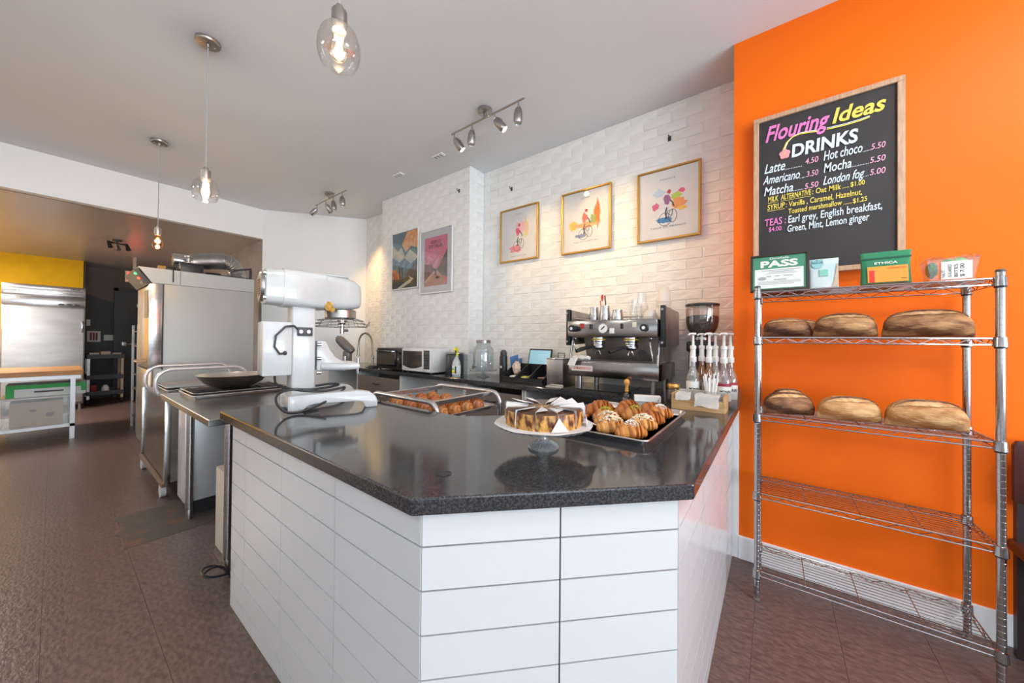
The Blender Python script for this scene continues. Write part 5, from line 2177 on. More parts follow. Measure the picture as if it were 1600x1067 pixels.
# butcher-block table
BT = thing('butcher_table', 'wood-topped steel table before the fridge', 'work table', (-.62, 7.55, 0))
m = MB()
m.box(-.95, .86, -.52, .55, .80, .858, .004)
m.build('wood_top', BUTCH, BT, smooth=0)
m = MB()
m.box(-.93, .84, -.50, .52, .755, .799)
m.build('apron', mat('white steel', (.66, .68, .70), .35, .3), BT, smooth=0)
for x in (-.90, .78):
    for y in (-.47, .50):
        m = MB()
        m.box(x - .02, x + .02, y - .02, y + .02, 0, .755)
        m.build('leg', mat('white steel', (.66, .68, .70), .35, .3), BT, smooth=0)
m = MB()
m.box(-.92, .80, -.49, .51, .155, .19)
m.build('undershelf', mat('white steel', (.66, .68, .70), .35, .3), BT, smooth=0)
t = thing('clear_bin', 'clear plastic bin with a cardboard box on the table undershelf', 'bin', (-.10, 7.42, .191))
m = MB()
for q in ((-.255, .235, -.30, -.295), (-.255, .235, .295, .30), (-.255, -.25, -.295, .295), (.23, .235, -.295, .295)):
    m.box(q[0], q[1], q[2], q[3], 0, .33)
m.build('tub', PLASTIC, t, smooth=0)
m = MB()
m.box(-.265, .245, -.31, .31, .331, .35, .004)
m.build('lid', mat('grey clear lid', (.55, .55, .55), .3), t)
t = thing('cardboard_box', 'brown cardboard box inside the clear bin', 'box', (-.10, 7.42, .192))
m = MB()
m.box(-.20, .19, -.24, .24, 0, .29, .002, 1)
m.build('carton', CARDB, t, smooth=0)
m = MB()
m.box(-.06, -.01, -.2425, -.2405, .17, .20)
m.box(.06, .12, -.2425, -.2405, .10, .15)
m.build('print', mat('dark print', (.2, .12, .08), .7), t, smooth=0)
t = thing('parchment_box', 'green and white carton lying on the clear bin', 'carton', (-.03, 7.42, .5415))
m = MB()
m.box(-.30, .30, -.20, .20, 0, .15, .003, 1)
m.build('carton', mat('carton white', (.62, .65, .64), .6), t, smooth=0)
m = MB()
m.box(-.30, .30, -.2025, -.2005, .10, .15)
m.box(-.30, -.24, -.2025, -.2005, 0, .10)
m.box(.26, .30, -.2025, -.2005, .04, .10)
m.build('green_print', mat('carton green', (.04, .36, .09), .6), t, smooth=0)
m = MB()
m.box(-.10, .12, -.2025, -.2005, .05, .07)
m.build('dark_print', DGREY, t, smooth=0)
t = thing('small_tins', 'dark pan set standing at the back of the table undershelf', 'pan', (-.1, 7.88, .191))
m = MB()
m.lathe([(.12, 0), (.13, .02), (.14, .3), (.135, .3), (.12, .02)], n=20, cap1=False)
m.build('pan', BLACK, t)
# black utility cart
CT = thing('utility_cart', 'black three-shelf plastic cart beside the exit door', 'cart', (.615, 10.45, 0))
for k, z in enumerate((.17, .47, .86)):
    m = MB()
    m.box(-.235, .235, -.30, .30, z, z + .03, .005)
    for q in ((-.235, -.22, -.30, .30), (.22, .235, -.30, .30), (-.22, .22, -.30, -.285), (-.22, .22, .285, .30)):
        m.box(q[0], q[1], q[2], q[3], z + .03, z + .08)
    m.build('shelf', mat('cart plastic', (.05, .05, .055), .45), CT, smooth=0)
for x in (-.21, .21):
    for y in (-.27, .27):
        m = MB()
        m.box(x - .018, x + .018, y - .018, y + .018, .10, .89)
        m.build('post', mat('tan post', (.45, .33, .22), .5) if x > 0 else STEELD, CT, smooth=0)
        m = MB()
        m.cyl((x - .012, y, .05), (x + .012, y, .05), .0495, 14)
        m.build('castor', RUBBER, CT)
for k, (x, z, c_, lab) in enumerate(((-.14, .04, (.55, .52, .46), 'pale takeaway box leftmost on the black cart top'), (.0, .06, (.62, .50, .36), 'tan takeaway box stacked in the middle of the black cart top'), (.14, .035, (.50, .42, .33), 'small brown takeaway box at the right end of the black cart top'))):
    t = thing('takeaway_box', lab, 'box', (.615 + x, 10.27, .8905))
    m = MB()
    m.box(-.060, .060, -.06, .10, 0, z + .03, .003)
    m.build('box', mat('takeaway card %d' % k, c_, .7), t, smooth=0)
    m = MB()
    m.box(-.064, .064, -.064, .104, z + .0302, z + .042, .002)
    m.build('lid', mat('takeaway lid %d' % k, tuple(min(1, q * 1.2) for q in c_), .7), t, smooth=0)
t = thing('red_can', 'dark red can on the bottom shelf of the black cart', 'can', (.46, 10.27, .2005))
m = MB()
m.lathe([(.055, 0), (.057, .004), (.057, .16), (.05, .165), (.003, .166)], n=18)
m.build('can', mat('dark red', (.25, .03, .03), .4), t)
t = thing('white_jug', 'white jug on the bottom shelf of the black cart', 'jug', (.62, 10.27, .2005))
m = MB()
m.lathe([(.05, 0), (.052, .1), (.03, .13), (.03, .15)], n=18)
m.build('jug', WHITE, t)
# signs on the dark wall
def plate(name, label, cat, px0, py0, px1, py1, mt_, y=11.19, th=.012, extra=None):
    a, b = on_y(px0, py0, y), on_y(px1, py1, y)
    t = thing(name, label, cat, ((a.x + b.x) / 2, y, (a.z + b.z) / 2))
    w_, h_ = abs(b.x - a.x) / 2, abs(a.z - b.z) / 2
    m = MB()
    m.box(-w_, w_, -th, 0, -h_, h_, .002, 1)
    m.build('plate', mt_, t, smooth=0)
    return t, w_, h_
t, w_, h_ = plate('notice_frame', 'small framed red and white notice on the charcoal wall', 'sign', 136, 517, 157, 534, PAPER)
m = MB()
for k in range(3):
    m.box(-w_ * .6 + k * w_ * .42, -w_ * .3 + k * w_ * .42, -.0145, -.0122, -h_ * .7, h_ * .7)
m.build('red_print', mat('notice red', (.25, .04, .05), .6), t, smooth=0)
plate('wall_plate', 'white notice plate on the charcoal wall left of the door', 'plate', 162, 523, 178, 532, PAPER)
plate('wall_switch', 'small white switch on the charcoal wall by the fridge', 'switch', 135, 499, 141, 509, WHITE)
# exit sign
p = on_y(210, 433, 9.2)
t = thing('exit_sign', 'small red-lit box sign on the kitchen ceiling near the oven hood', 'sign', (p.x, 9.2, ZH - .02))
m = MB()
m.box(-.11, .11, -.025, .025, p.z - ZH - .08, p.z - ZH + .12, .004)
m.box(-.02, .02, -.012, .012, p.z - ZH + .12, -.001)
m.build('housing', mat('beige sign box', (.55, .42, .32), .5), t, smooth=0)
m = MB()
m.box(-.09, .09, -.028, -.0255, p.z - ZH - .06, p.z - ZH + .10)
m.build('lit_face', mat('red sign glow', (.8, .05, .03), .5, emit=(1, .06, .03), estr=3), t, smooth=0)
# ================================================================ wire shelving against the orange wall
RX0, RX1, RY0, RY1 = 2.15, 2.44, -.68, .067
WR = thing('wire_rack', 'chrome wire shelving unit standing before the orange wall', 'shelving', ((RX0 + RX1) / 2, (RY0 + RY1) / 2, 0))
wx, wy = (RX1 - RX0) / 2, (RY1 - RY0) / 2
ZP = 1.575
LEV = [.147, .537, .928, 1.319, 1.548]
for sx in (-1, 1):
    for sy in (-1, 1):
        m = MB()
        m.cyl((sx * wx, sy * wy, .03), (sx * wx, sy * wy, ZP), .0125, 18)
        for k in range(60):
            z = .05 + k * .0254
            m.lathe([(.0126, z), (.0129, z + .0008), (.0126, z + .0016)], (sx * wx, sy * wy, 0), 14, cap0=False, cap1=False)
        po = m.build('post', CHROME, WR)
        m = MB()
        m.lathe([(.008, 0), (.014, .002), (.014, .008), (.006, .012), (.006, .032)], (sx * wx, sy * wy, 0), 14)
        m.build('levelling_foot', STEELD, po)
        m = MB()
        m.lathe([(.0128, ZP - .004), (.0135, ZP), (.011, ZP + .006), (.002, ZP + .007)], (sx * wx, sy * wy, 0), 14)
        m.build('cap', DGREY, po)
for z in LEV:
    m = MB()
    for sx in (-1, 1):
        for dz in (0, -.024):
            m.tube([(sx * (wx - .004), -wy + .012, z + dz), (sx * (wx - .004), wy - .012, z + dz)], .003, 6)
        n = 15
        m.tube([(sx * (wx - .004), -wy + .02 + (2 * wy - .04) * k / n, z + (0 if k % 2 else -.024)) for k in range(n + 1)], .0019, 5)
    for sy in (-1, 1):
        for dz in (0, -.024):
            m.tube([(-wx + .012, sy * (wy - .004), z + dz), (wx - .012, sy * (wy - .004), z + dz)], .003, 6)
        n = 6
        m.tube([(-wx + .02 + (2 * wx - .04) * k / n, sy * (wy - .004), z + (0 if k % 2 else -.024)) for k in range(n + 1)], .0019, 5)
    sf = m.build('shelf', CHROME, WR)
    m = MB()
    nw = 11
    for k in range(nw):
        x = -wx + .015 + (2 * wx - .03) * k / (nw - 1)
        m.tube([(x, -wy + .004, z + .004), (x, wy - .004, z + .004)], .0016, 5)
    for y in (-wy * .5, 0, wy * .5):
        m.tube([(-wx + .004, y, z + .0), (wx - .004, y, z + .0)], .0026, 5)
    tag(m.build('deck_wires', CHROME, sf), kind='stuff')
    for sx in (-1, 1):
        for sy in (-1, 1):
            m = MB()
            m.lathe([(.0132, z - .032), (.019, z - .030), (.0165, z + .006), (.0132, z + .008)], (sx * wx, sy * wy, 0), 16)
            c_ = m.build('collar', CHROME, sf)
            m = MB()
            m.lathe([(.0132, z - .037), (.0155, z - .036), (.0155, z - .031), (.0132, z - .030)], (sx * wx, sy * wy, 0), 14)
            m.build('collar_clip', BLACK, sf)

# ================================================================ sourdough loaves
def loaf_mat(name, c1, c2, c3):
    m = mat(name, c1, .7, col2=c2, nscale=17, contrast=(.40, .60), bump=.6, bscale=90, stretch=(1, .45, 1.5), detail=9)
    return m
LM = [loaf_mat('dark loaf crust', (.34, .16, .07), (.07, .024, .010), 0), loaf_mat('loaf crust', (.52, .28, .12), (.13, .045, .015), 0), loaf_mat('pale loaf crust', (.66, .40, .18), (.34, .14, .04), 0)]
FLOUR = mat('floured loaf score', (.74, .52, .28), .75, col2=(.46, .22, .07), nscale=30)


def loaf(label, y0, y1, x, zs, h, mk, seed, rz=0.0, w=.062):
    L = (y0 - y1)
    t = thing('bread_loaf', label, 'bread', (x, (y0 + y1) / 2, zs), rz, 'loaves on the wire shelves')
    r = random.Random(seed)
    b = MB()
    n, seg = 28, 22
    rings = []
    for i in range(n + 1):
        u = -1 + 2 * i / n
        env = max(.001, 1 - abs(u) ** 3.0) ** .5
        ring = []
        for k in range(seg):
            g = 2 * PI * k / seg
            cx_, sz = math.cos(g), math.sin(g)
            zc_ = .012 + (h * .36) * env ** .7
            z = zc_ + (h - zc_) * sz * env if sz > 0 else zc_ * (1 + .98 * sz)
            xx = w * env * cx_
            # ear raised along the top, running lengthwise
            if sz > .55:
                e_ = math.exp(-((cx_ - .12) / .16) ** 2) * env
                z += .007 * e_
            if sz > .5:
                z -= .007 * math.exp(-((cx_ + .18) / .12) ** 2) * env
            z += r.uniform(-.0012, .0012)
            ring.append((xx, u * L / 2, max(0.0, z)))
        rings.append(ring)
    b.ring_surface(rings)
    b.build('crust', LM[mk], t, smooth=70)
    def surf(u, g, off):
        env = max(.001, 1 - abs(u) ** 3.0) ** .5
        zc_ = .012 + (h * .36) * env ** .7
        return Vector((w * env * math.cos(g) + off * math.cos(g), u * L / 2, zc_ + (h - zc_) * math.sin(g) * env + off * math.sin(g)))
    m = MB()       # opened score on the room side, below the raised ear
    vv = []
    for i in range(21):
        u = -.86 + 1.72 * i / 20
        k_ = 1 - (abs(u) / .88) ** 2
        vv.append([m.bm.verts.new(surf(u, 2.02 + .30 * k_ * f + .12 * u, .0022 + .001 * math.sin(i * 2.1))) for f in (-1, -.3, .4, 1)])
    for i in range(20):
        for j in range(3):
            m.bm.faces.new((vv[i][j], vv[i][j + 1], vv[i + 1][j + 1], vv[i + 1][j]))
    m.build('score', FLOUR, t)
    m = MB()
    us = [-.86 + 1.72 * k / 20 for k in range(21)]
    m.tube([surf(u, 2.02 - .30 * (1 - (abs(u) / .88) ** 2) + .12 * u, .003) for u in us], [.0012 + .0055 * (1 - (abs(u) / .9) ** 2) for u in us], 6)
    m.build('ear', LM[0], t)
    return t


Z4, Z3 = LEV[3] + .0058, LEV[2] + .0058
loaf('dark-crusted loaf leftmost on the second shelf from the top', .050, -.150, 2.27, Z4, .088, 0, 1, .1)
loaf('brown loaf in the middle of the second shelf from the top', -.152, -.378, 2.26, Z4, .105, 1, 2, .06)
loaf('long brown loaf rightmost on the second shelf from the top', -.388, -.655, 2.265, Z4, .112, 1, 3, .0, .066)
loaf('dark twin-scored loaf leftmost on the middle shelf', .050, -.165, 2.25, Z3, .105, 0, 4, .35)
loaf('golden loaf in the middle of the middle shelf', -.162, -.392, 2.245, Z3, .108, 2, 5, .22)
loaf('large golden loaf rightmost on the middle shelf', -.392, -.640, 2.255, Z3, .118, 2, 6, .15, .07)
loaf('small dark loaf at the back left of the middle shelf', .02, -.14, 2.375, Z3, .11, 0, 7, .3, .05)
loaf('small dark loaf end at the back of the second shelf from the top', -.06, -.19, 2.385, Z4, .085, 0, 8, 0, .045)

# ================================================================ things on the rack top
Z5 = LEV[4] + .0058
LEAN = .16
def lean_panel(name, label, cat, px, x, pts_y, h, mts, th=.012, group=None):
    pass
RL = Matrix.Rotation(LEAN, 4, 'Y')
def leaning(t):
    t.rotation_euler = (0, LEAN, 0)
    return t
UP = (0, 0, 1)
# certificate
ct = leaning(thing('framed_certificate', 'black-framed green inspection pass leaning on the rack\'s top left', 'certificate', (2.195, -.018, Z5 + .002)))
w_, h_ = .118, .195
m = MB()
m.box(0, .014, -w_, w_, 0, h_)
m.build('backing', BLACK, ct, smooth=0)
for (a, b, c_, d_) in ((-w_, w_, 0, .011), (-w_, w_, h_ - .011, h_), (-w_, -w_ + .011, .011, h_ - .011), (w_ - .011, w_, .011, h_ - .011)):
    m = MB()
    m.box(-.008, -.0005, a, b, c_, d_, .001, 1)
    m.build('frame_bar', mat('bronze black frame', (.05, .04, .03), .35, .4), ct, smooth=0)
m = MB()
m.box(-.0022, -.0006, -w_ + .011, w_ - .011, .011, h_ - .011)
cg = m.build('green_sheet', mat('inspection green', (.06, .26, .15), .4), ct, smooth=0)
m = MB()
m.box(-.0032, -.0024, -w_ + .022, w_ - .019, .016, .118)
cw = m.build('white_panel', mat('certificate paper', (.74, .75, .73), .5), ct, smooth=0)


def lab(parent, s, y0, y1, z, h, mt_, x=-.0036, bold=.0, slant=0):
    vs, fs = lettering(s, (x, y0, z), (x, y1, z), UP, h, bold, slant)
    me = bpy.data.meshes.new('print')
    me.from_pydata([tuple(v) for v in vs], [], fs)
    me.materials.append(mt_)
    return obj('lettering', me, parent)


lab(ct, 'PASS', .075, -.075, .128, .032, PAPER, -.0030, .04)
lab(ct, 'DineSafe', .036, -.040, .168, .010, PAPER, -.0030, .01)
m = MB()
GREYP = mat('grey print', (.35, .36, .36), .7)
for k, (a, b, z, hh) in enumerate(((.07, -.085, .108, .003), (.04, -.06, .100, .003), (.055, -.07, .092, .002), (.05, .03, .076, .004), (.015, -.005, .076, .004), (-.02, -.055, .076, .004), (.085, -.085, .050, .002), (.085, -.085, .043, .002), (.085, -.06, .036, .002), (.02, -.03, .057, .005))):
    m.box(-.0042, -.0034, b, a, z, z + hh)
m.build('print_lines', GREYP, ct, smooth=0)
m = MB()
m.lathe([(.001, -.0040), (.018, -.0040), (.018, -.0034)], (0, .068, .068), 20, axis='x', sx=1, sy=.5)
m.build('seal', GREYP, ct)
# pouch
def pouch(name, label, y, w_, h_, body_mt, dep=.03, x=2.205):
    t = leaning(thing(name, label, 'pouch', (x, y, Z5 + .002 + dep * math.sin(LEAN))))
    m = MB()
    rings = []
    for k in range(9):
        f = k / 8
        d_ = dep * (1 - f ** 1.6) + .002
        ww = w_ * (1 - .03 * math.sin(PI * f))
        rings.append([(d_ / 2 - d_ / 2 * math.copysign(abs(math.cos(q)) ** .6, math.cos(q)), ww * math.copysign(abs(math.sin(q)) ** .35, math.sin(q)), h_ * f) for q in [2 * PI * i / 20 for i in range(20)]])
    m.ring_surface(rings)
    m.build('bag', body_mt, t, smooth=60)
    return t
pw_ = pouch('tea_pouch', 'pale printed pouch right of the framed pass on the rack top', -.188, .054, .142, mat('pale pouch', (.62, .66, .66), .35, col2=(.48, .60, .62), nscale=14), .028)
m = MB()
m.lathe([(.001, -.0030), (.022, -.0030), (.022, -.0012)], (0, .022, .118), 20, axis='x')
m.box(-.003, -.0012, .002, .042, .118, .139)
m.build('teal_badge', mat('teal print', (.26, .52, .54), .5), pw_, smooth=0)
m = MB()
m.box(-.0032, -.0012, -.016, .016, .055, .088, .001, 1)
m.build('green_block', mat('soft green print', (.22, .52, .42), .5), pw_, smooth=0)
m = MB()
m.prism([(-.052, .004), (-.03, .004), (-.04, .05), (-.046, .105), (-.052, .12)], -.003, -.0012, axis='x')
m.build('tan_patch', mat('tan print', (.55, .42, .30), .6), pw_, smooth=0)
pg = pouch('coffee_pouch', 'dark green coffee pouch with orange label on the rack top', -.393, .079, .145, mat('green foil', (.015, .16, .075), .3, col2=(.02, .22, .09), nscale=9, bump=.3, bscale=15), .045)
m = MB()
m.box(-.0035, -.0015, -.066, .058, .004, .077, .0005, 1)
lb = m.build('orange_label', mat('orange label', (.88, .30, .03), .5), pg, smooth=0)
m = MB()
m.box(-.0045, -.0037, .036, .052, .004, .060)
m.build('red_block', mat('label red', (.65, .03, .02), .5), lb, smooth=0)
lab(pg, 'ETHICA', .035, -.036, .087, .010, PAPER, -.004, .02)
lab(pg, 'ESPRESSO', -.005, -.060, .064, .004, RED, -.0045, .02)
lab(pg, 'BLEND', -.045, -.062, .016, .004, BLACK, -.0045, .02)
m = MB()
m.box(-.003, -.001, -.078, .078, .112, .119)
m.build('zip_seal', mat('dark green seal', (.01, .09, .045), .3), pg, smooth=0)
# plastic tub with handwritten tag
tb = thing('plastic_tub', 'clear tub of bagged biscuits with handwritten price card', 'tub', (2.235, -.575, Z5 + .002))
m = MB()
m.ring_surface([[(sx * .04 * f, sy * .058 * f, z) for sx, sy in ((-1, -1), (1, -1), (1, 1), (-1, 1))] for f, z in ((1, 0), (1.18, .085), (1.25, .087), (1.25, .09), (1.15, .088), (.97, .003))], True, True)
m.build('tub', PLASTIC, tb, smooth=0)
m = MB()
m.box(-.055, -.051, -.048, .032, .004, .075)
tg = m.build('price_card', PAPER, tb, smooth=0)
for k, (s, hh) in enumerate((('NUT', .009), ('SUGARED', .009), ('BITES', .009), ('$ 7.00', .011))):
    y = .022 - .0165 * k
    vs, fs = lettering(s, (-.0556, y, .012), (-.0556, y, .012 + (.030 if s == 'NUT' else .052)), (0, 1, 0), hh, .01)
    me = bpy.data.meshes.new('handwriting')
    me.from_pydata([tuple(v) for v in vs], [], fs)
    me.materials.append(BLACK)
    obj('handwriting', me, tg)
for k, (y, c_) in enumerate(((.045, (.05, .22, .08)), (-.02, (.16, .42, .12)))):
    m = MB()
    m.sphere((0, y, .075 if k else .05), .03, .8, .5 if k == 0 else 1.3, 1.1 if k == 0 else .7, 14, 10)
    r6 = random.Random(k)
    for v in m.bm.verts:
        v.co += Vector([r6.uniform(-.004, .004) for _ in range(3)])
    m.build('bag', mat('green bag %d' % k, c_, .4), tb, smooth=0)
m = MB()
g = [[(-.02 + .04 * i / 3, .06 - .14 * j / 7, .095 + .012 * math.sin(j * 1.3 + i)) for j in range(8)] for i in range(4)]
vv = [[m.bm.verts.new(q) for q in row] for row in g]
for i in range(3):
    for j in range(7):
        m.bm.faces.new((vv[i][j], vv[i][j + 1], vv[i + 1][j + 1], vv[i + 1][j]))
m.build('film', glass('pinkish film', (.95, .9, .9), .15, .1, .2, (.9, .8, .78)), tb)

# ================================================================ chalk menu board
mb_y0, mb_y1, mb_z0, mb_z1 = .099, -.502, 1.672, 2.597
BD = thing('menu_board', 'black chalk menu board in a light wood frame on the orange wall', 'menu board', (2.49, (mb_y0 + mb_y1) / 2, mb_z0))
bc = Vector(BD.location)
wd, ht = (mb_y0 - mb_y1) / 2, mb_z1 - mb_z0
OAK = mat('washed oak', (.58, .37, .24), .55, col2=(.44, .26, .16), nscale=12, stretch=(8, 8, 1))
m = MB()
m.box(-.018, .018, -wd + .01, wd - .01, .01, ht - .01)
m.build('board', mat('chalkboard', (.026, .022, .022), .6, col2=(.034, .03, .03), nscale=3), BD, smooth=0)
for (a, b, c_, d_) in ((-wd, wd, 0, .026), (-wd, wd, ht - .026, ht), (-wd, -wd + .026, .0265, ht - .0265), (wd - .026, wd, .0265, ht - .0265)):
    m = MB()
    m.box(-.030, .019, a, b, c_, d_, .002, 1)
    m.build('frame_bar', OAK, BD, smooth=0)
PXM = 542 / 2.03
for (s, p0, p1, hpx, mt_, bold, slant) in MENU:
    a, b = on_x(p0[0], p0[1], BX), on_x(p1[0], p1[1], BX)
    # cap height in metres at that spot
    up_ = on_x(p0[0], p0[1] - hpx, BX)
    b.z = a.z + (b.z - a.z) * .6
    o = text_obj('lettering', s, a, b, (0, 0, 1), (up_ - a).z, mt_, BD, bold, slant)
def stroke(pxs, r_, mt_, name='flourish'):
    m = MB()
    pts = [on_x(x, y, BX + .0005) - bc for x, y in pxs]
    m.tube(pts, r_, 6)
    for v in m.bm.verts:
        v.co.x = (v.co.x - (BX - bc.x)) * .15 + (BX - bc.x)
    return m.build(name, mt_, BD)
stroke([(1224, 234), (1229, 223), (1238, 214), (1250, 209), (1265, 206.5), (1277, 205)], .0035, CH_YEL)
stroke([(1226, 234), (1231, 222), (1240, 212.5), (1251, 207.3), (1264, 204.8), (1276, 203.4)], .002, CH_WHT)
stroke([(1292, 202), (1320, 195.5), (1345, 188), (1359, 182.5)], .0035, CH_YEL)
stroke([(1292, 200), (1320, 193.5), (1345, 186), (1359, 180.8)], .002, CH_WHT)
stroke([(1200, 318), (1216, 315)], .0012, CH_YEL, 'underline')
stroke([(1220, 314.5), (1267, 306)], .0012, CH_YEL, 'underline')
stroke([(1199, 330.7), (1226, 325.8)], .0012, CH_YEL, 'underline')
fc = on_x(1226, 240.5, BX) - bc
for k in range(5):
    m = MB()
    a = 2 * PI * k / 5 + .3
    m.sphere((fc.x, fc.y + .013 * math.cos(a), fc.z + .015 * math.sin(a)), .0125, .06, 1, 1.1, 12, 8)
    m.build('petal', mat('coral chalk', (.78, .34, .36), .8), BD)
m = MB()
m.sphere((fc.x - .0008, fc.y, fc.z), .005, .1, 1, 1, 10, 6)
m.build('flower_centre', CH_YEL, BD)

# ================================================================ brown chair at the right edge
CHB = mat('dark brown leather', (.075, .022, .016), .4, col2=(.055, .016, .012), nscale=8)
ch = thing('dining_chair', 'dark brown studded chair half cut by the right edge', 'chair', (2.265, -1.0, 0), 0)
m = MB()
m.box(-.20, .20, -.21, .21, .43, .48, .015)
m.build('seat', CHB, ch)
m = MB()
m.prism([(-.20, .645), (-.185, .615), (.185, .615), (.20, .645), (.20, .875), (.19, .895), (-.19, .895), (-.20, .875)], .16, .185, axis='x', bevel=.004)
bk_ = m.build('backrest', CHB, ch)
for y in (.165, -.165):
    for z in (.66, .84):
        m = MB()
        m.sphere((.158, y, z), .008, .5, 1, 1, 10, 8)
        m.build('stud', mat('brass stud', (.65, .5, .3), .3, .8), bk_)
for sx in (-.18, .17):
    for sy in (-.18, .18):
        m = MB()
        m.box(sx - .015, sx + .015, sy - .015, sy + .015, 0, .43 if sx < 0 else .64)
        m.build('leg', mat('dark chair frame', (.03, .02, .02), .4), ch, smooth=0)

# ================================================================ prints on the brick
def wash(name, col_, parent, cy, cz, ry, rz_, x, seed):
    """one watercolour blotch, a thin irregular patch"""
    r = random.Random(seed)
    b = MB()
    n = 18
    c_ = b.bm.verts.new((x, cy, cz))
    ri = [b.bm.verts.new((x, cy + ry * math.cos(2 * PI * k / n) * r.uniform(.55, 1.15), cz + rz_ * math.sin(2 * PI * k / n) * r.uniform(.55, 1.15))) for k in range(n)]
    for k in range(n):
        b.bm.faces.new((c_, ri[k], ri[(k + 1) % n]))
    return b.build(name, mat('wash ' + '%.2f %.2f %.2f' % col_, col_, .7), parent, smooth=0)


def framed(name, label, xw, y0, y1, z0, z1, frame_mt, bar=.017, mat_mt=None):
    t = thing(name, label, 'picture', (xw - .012, (y0 + y1) / 2, (z0 + z1) / 2), 0, 'framed pictures on the white brick')
    w_, h_ = abs(y0 - y1) / 2, (z1 - z0) / 2
    m = MB()
    m.box(-.006, .004, -w_ + .004, w_ - .004, -h_ + .004, h_ - .004)
    m.build('sheet', mat_mt or mat('print paper', (.80, .79, .80), .35), t, smooth=0)
    for (a, b, c_, d_) in ((-w_, w_, -h_, -h_ + bar), (-w_, w_, h_ - bar, h_), (-w_, -w_ + bar, -h_ + bar + .0003, h_ - bar - .0003), (w_ - bar, w_, -h_ + bar + .0003, h_ - bar - .0003)):
        m = MB()
        m.box(-.018, .006, a, b, c_, d_, .003, 1)
        m.build('frame_bar', frame_mt, t, smooth=0)
    m = MB()
    m.box(-.0125, -.0115, -w_ + bar, w_ - bar, -h_ + bar, h_ - bar)
    m.build('glazing', glass('picture glass', (.99, .99, .99), .025, .02, edge=.3), t, smooth=0)
    return t, w_, h_


def cyclist(t, cz, s, top, seed, x=-.0072):
    """loose figure on a bicycle: wheels, body strokes, helmet"""
    m = MB()
    m.tube([(x, .045 * s * math.cos(a) + .02 * s, cz - .12 * s + .05 * s * math.sin(a)) for a in [2 * PI * k / 16 for k in range(16)]], .002, 4, closed=True)
    m.tube([(x, .03 * s * math.cos(a) - .035 * s, cz - .10 * s + .05 * s * math.sin(a)) for a in [2 * PI * k / 16 for k in range(16)]], .002, 4, closed=True)
    m.tube([(x, .02 * s, cz - .12 * s), (x, .0, cz - .06 * s), (x, -.035 * s, cz - .05 * s), (x, -.03 * s, cz - .10 * s)], .003, 4)
    m.tube([(x, .005 * s, cz - .03 * s), (x, .018 * s, cz - .07 * s), (x, .006 * s, cz - .12 * s)], .006 * s, 5)
    m.tube([(x, .0, cz + .05 * s), (x, -.035 * s, cz + .0), (x, -.045 * s, cz - .03 * s)], .005 * s, 5)
    for v in m.bm.verts:
        v.co.x = x + (v.co.x - x) * .05
    m.build('bicycle_strokes', mat('ink', (.05, .05, .07), .7), t, smooth=0)
    wash('jersey', top, t, .006 * s, cz + .025 * s, .026 * s, .05 * s, x - .0003, seed)
    wash('helmet', (.6, .05, .08), t, -.008 * s, cz + .088 * s, .016 * s, .018 * s, x - .0003, seed + 1)


def caption(t, s, z, w_, h, x=-.0075):
    vs, fs = lettering(s, (x, w_, z), (x, -w_, z), UP, h, .0)
    me = bpy.data.meshes.new('caption')
    me.from_pydata([tuple(v) for v in vs], [], fs)
    me.materials.append(mat('caption grey', (.22, .22, .25), .7))
    obj('caption', me, t)


t, w_, h_ = framed('framed_print', 'gold-framed cyclist print leftmost of three, pink washes', XB - .004, 2.31, 1.835, 2.095, 2.645, GOLD)
for k, (c_, y, z, a, b) in enumerate((((.85, .30, .34), .04, -.15, .09, .045), ((.88, .62, .35), -.09, .05, .04, .10), ((.90, .55, .58), -.02, .06, .09, .07), ((.75, .75, .35), -.08, -.02, .025, .03))):
    wash('colour_wash', c_, t, y, z, a, b, -.0066 - k * .0001, 100 + k)
cyclist(t, .0, 1.0, (.75, .12, .22), 5)
caption(t, "GIRO D'ITALIA", -.225, .09, .010)
caption(t, 'ITALIA', .20, .04, .010)
t, w_, h_ = framed('framed_print', 'gold-framed cyclist print in the middle, orange and yellow washes', XB - .004, 1.576, 1.102, 2.08, 2.643, GOLD)
for k, (c_, y, z, a, b) in enumerate((((.90, .25, .04), -.11, .05, .03, .13), ((.85, .58, .10), .12, -.03, .04, .055), ((.88, .45, .2), .0, -.04, .14, .03), ((.35, .45, .15), -.07, .0, .03, .05), ((.25, .30, .5), .05, -.13, .07, .018))):
    wash('colour_wash', c_, t, y, z, a, b, -.0066 - k * .0001, 110 + k)
cyclist(t, .0, 1.0, (.72, .2, .16), 15)
caption(t, 'VUELTA A ESPANA', -.19, .12, .011)
caption(t, 'ESPANA', .20, .04, .010)
t, w_, h_ = framed('framed_print', 'gold-framed cyclist print rightmost of three, blue pool and green washes', XB - .004, .884, .427, 2.077, 2.637, GOLD)
for k, (c_, y, z, a, b) in enumerate((((.06, .25, .50), .02, -.125, .065, .025), ((.50, .66, .10), -.06, .045, .045, .03), ((.85, .35, .12), -.08, -.01, .06, .045), ((.90, .55, .12), -.10, -.05, .04, .02), ((.55, .68, .82), .06, .09, .05, .04), ((.80, .15, .28), -.10, .08, .025, .02), ((.70, .14, .30), .09, -.01, .03, .035))):
    wash('colour_wash', c_, t, y, z, a, b, -.0066 - k * .0001, 120 + k)
cyclist(t, .0, 1.0, (.35, .12, .30), 25)
caption(t, 'TOUR DE FRANCE', -.185, .13, .013)
caption(t, 'FRANCE', .185, .055, .012)

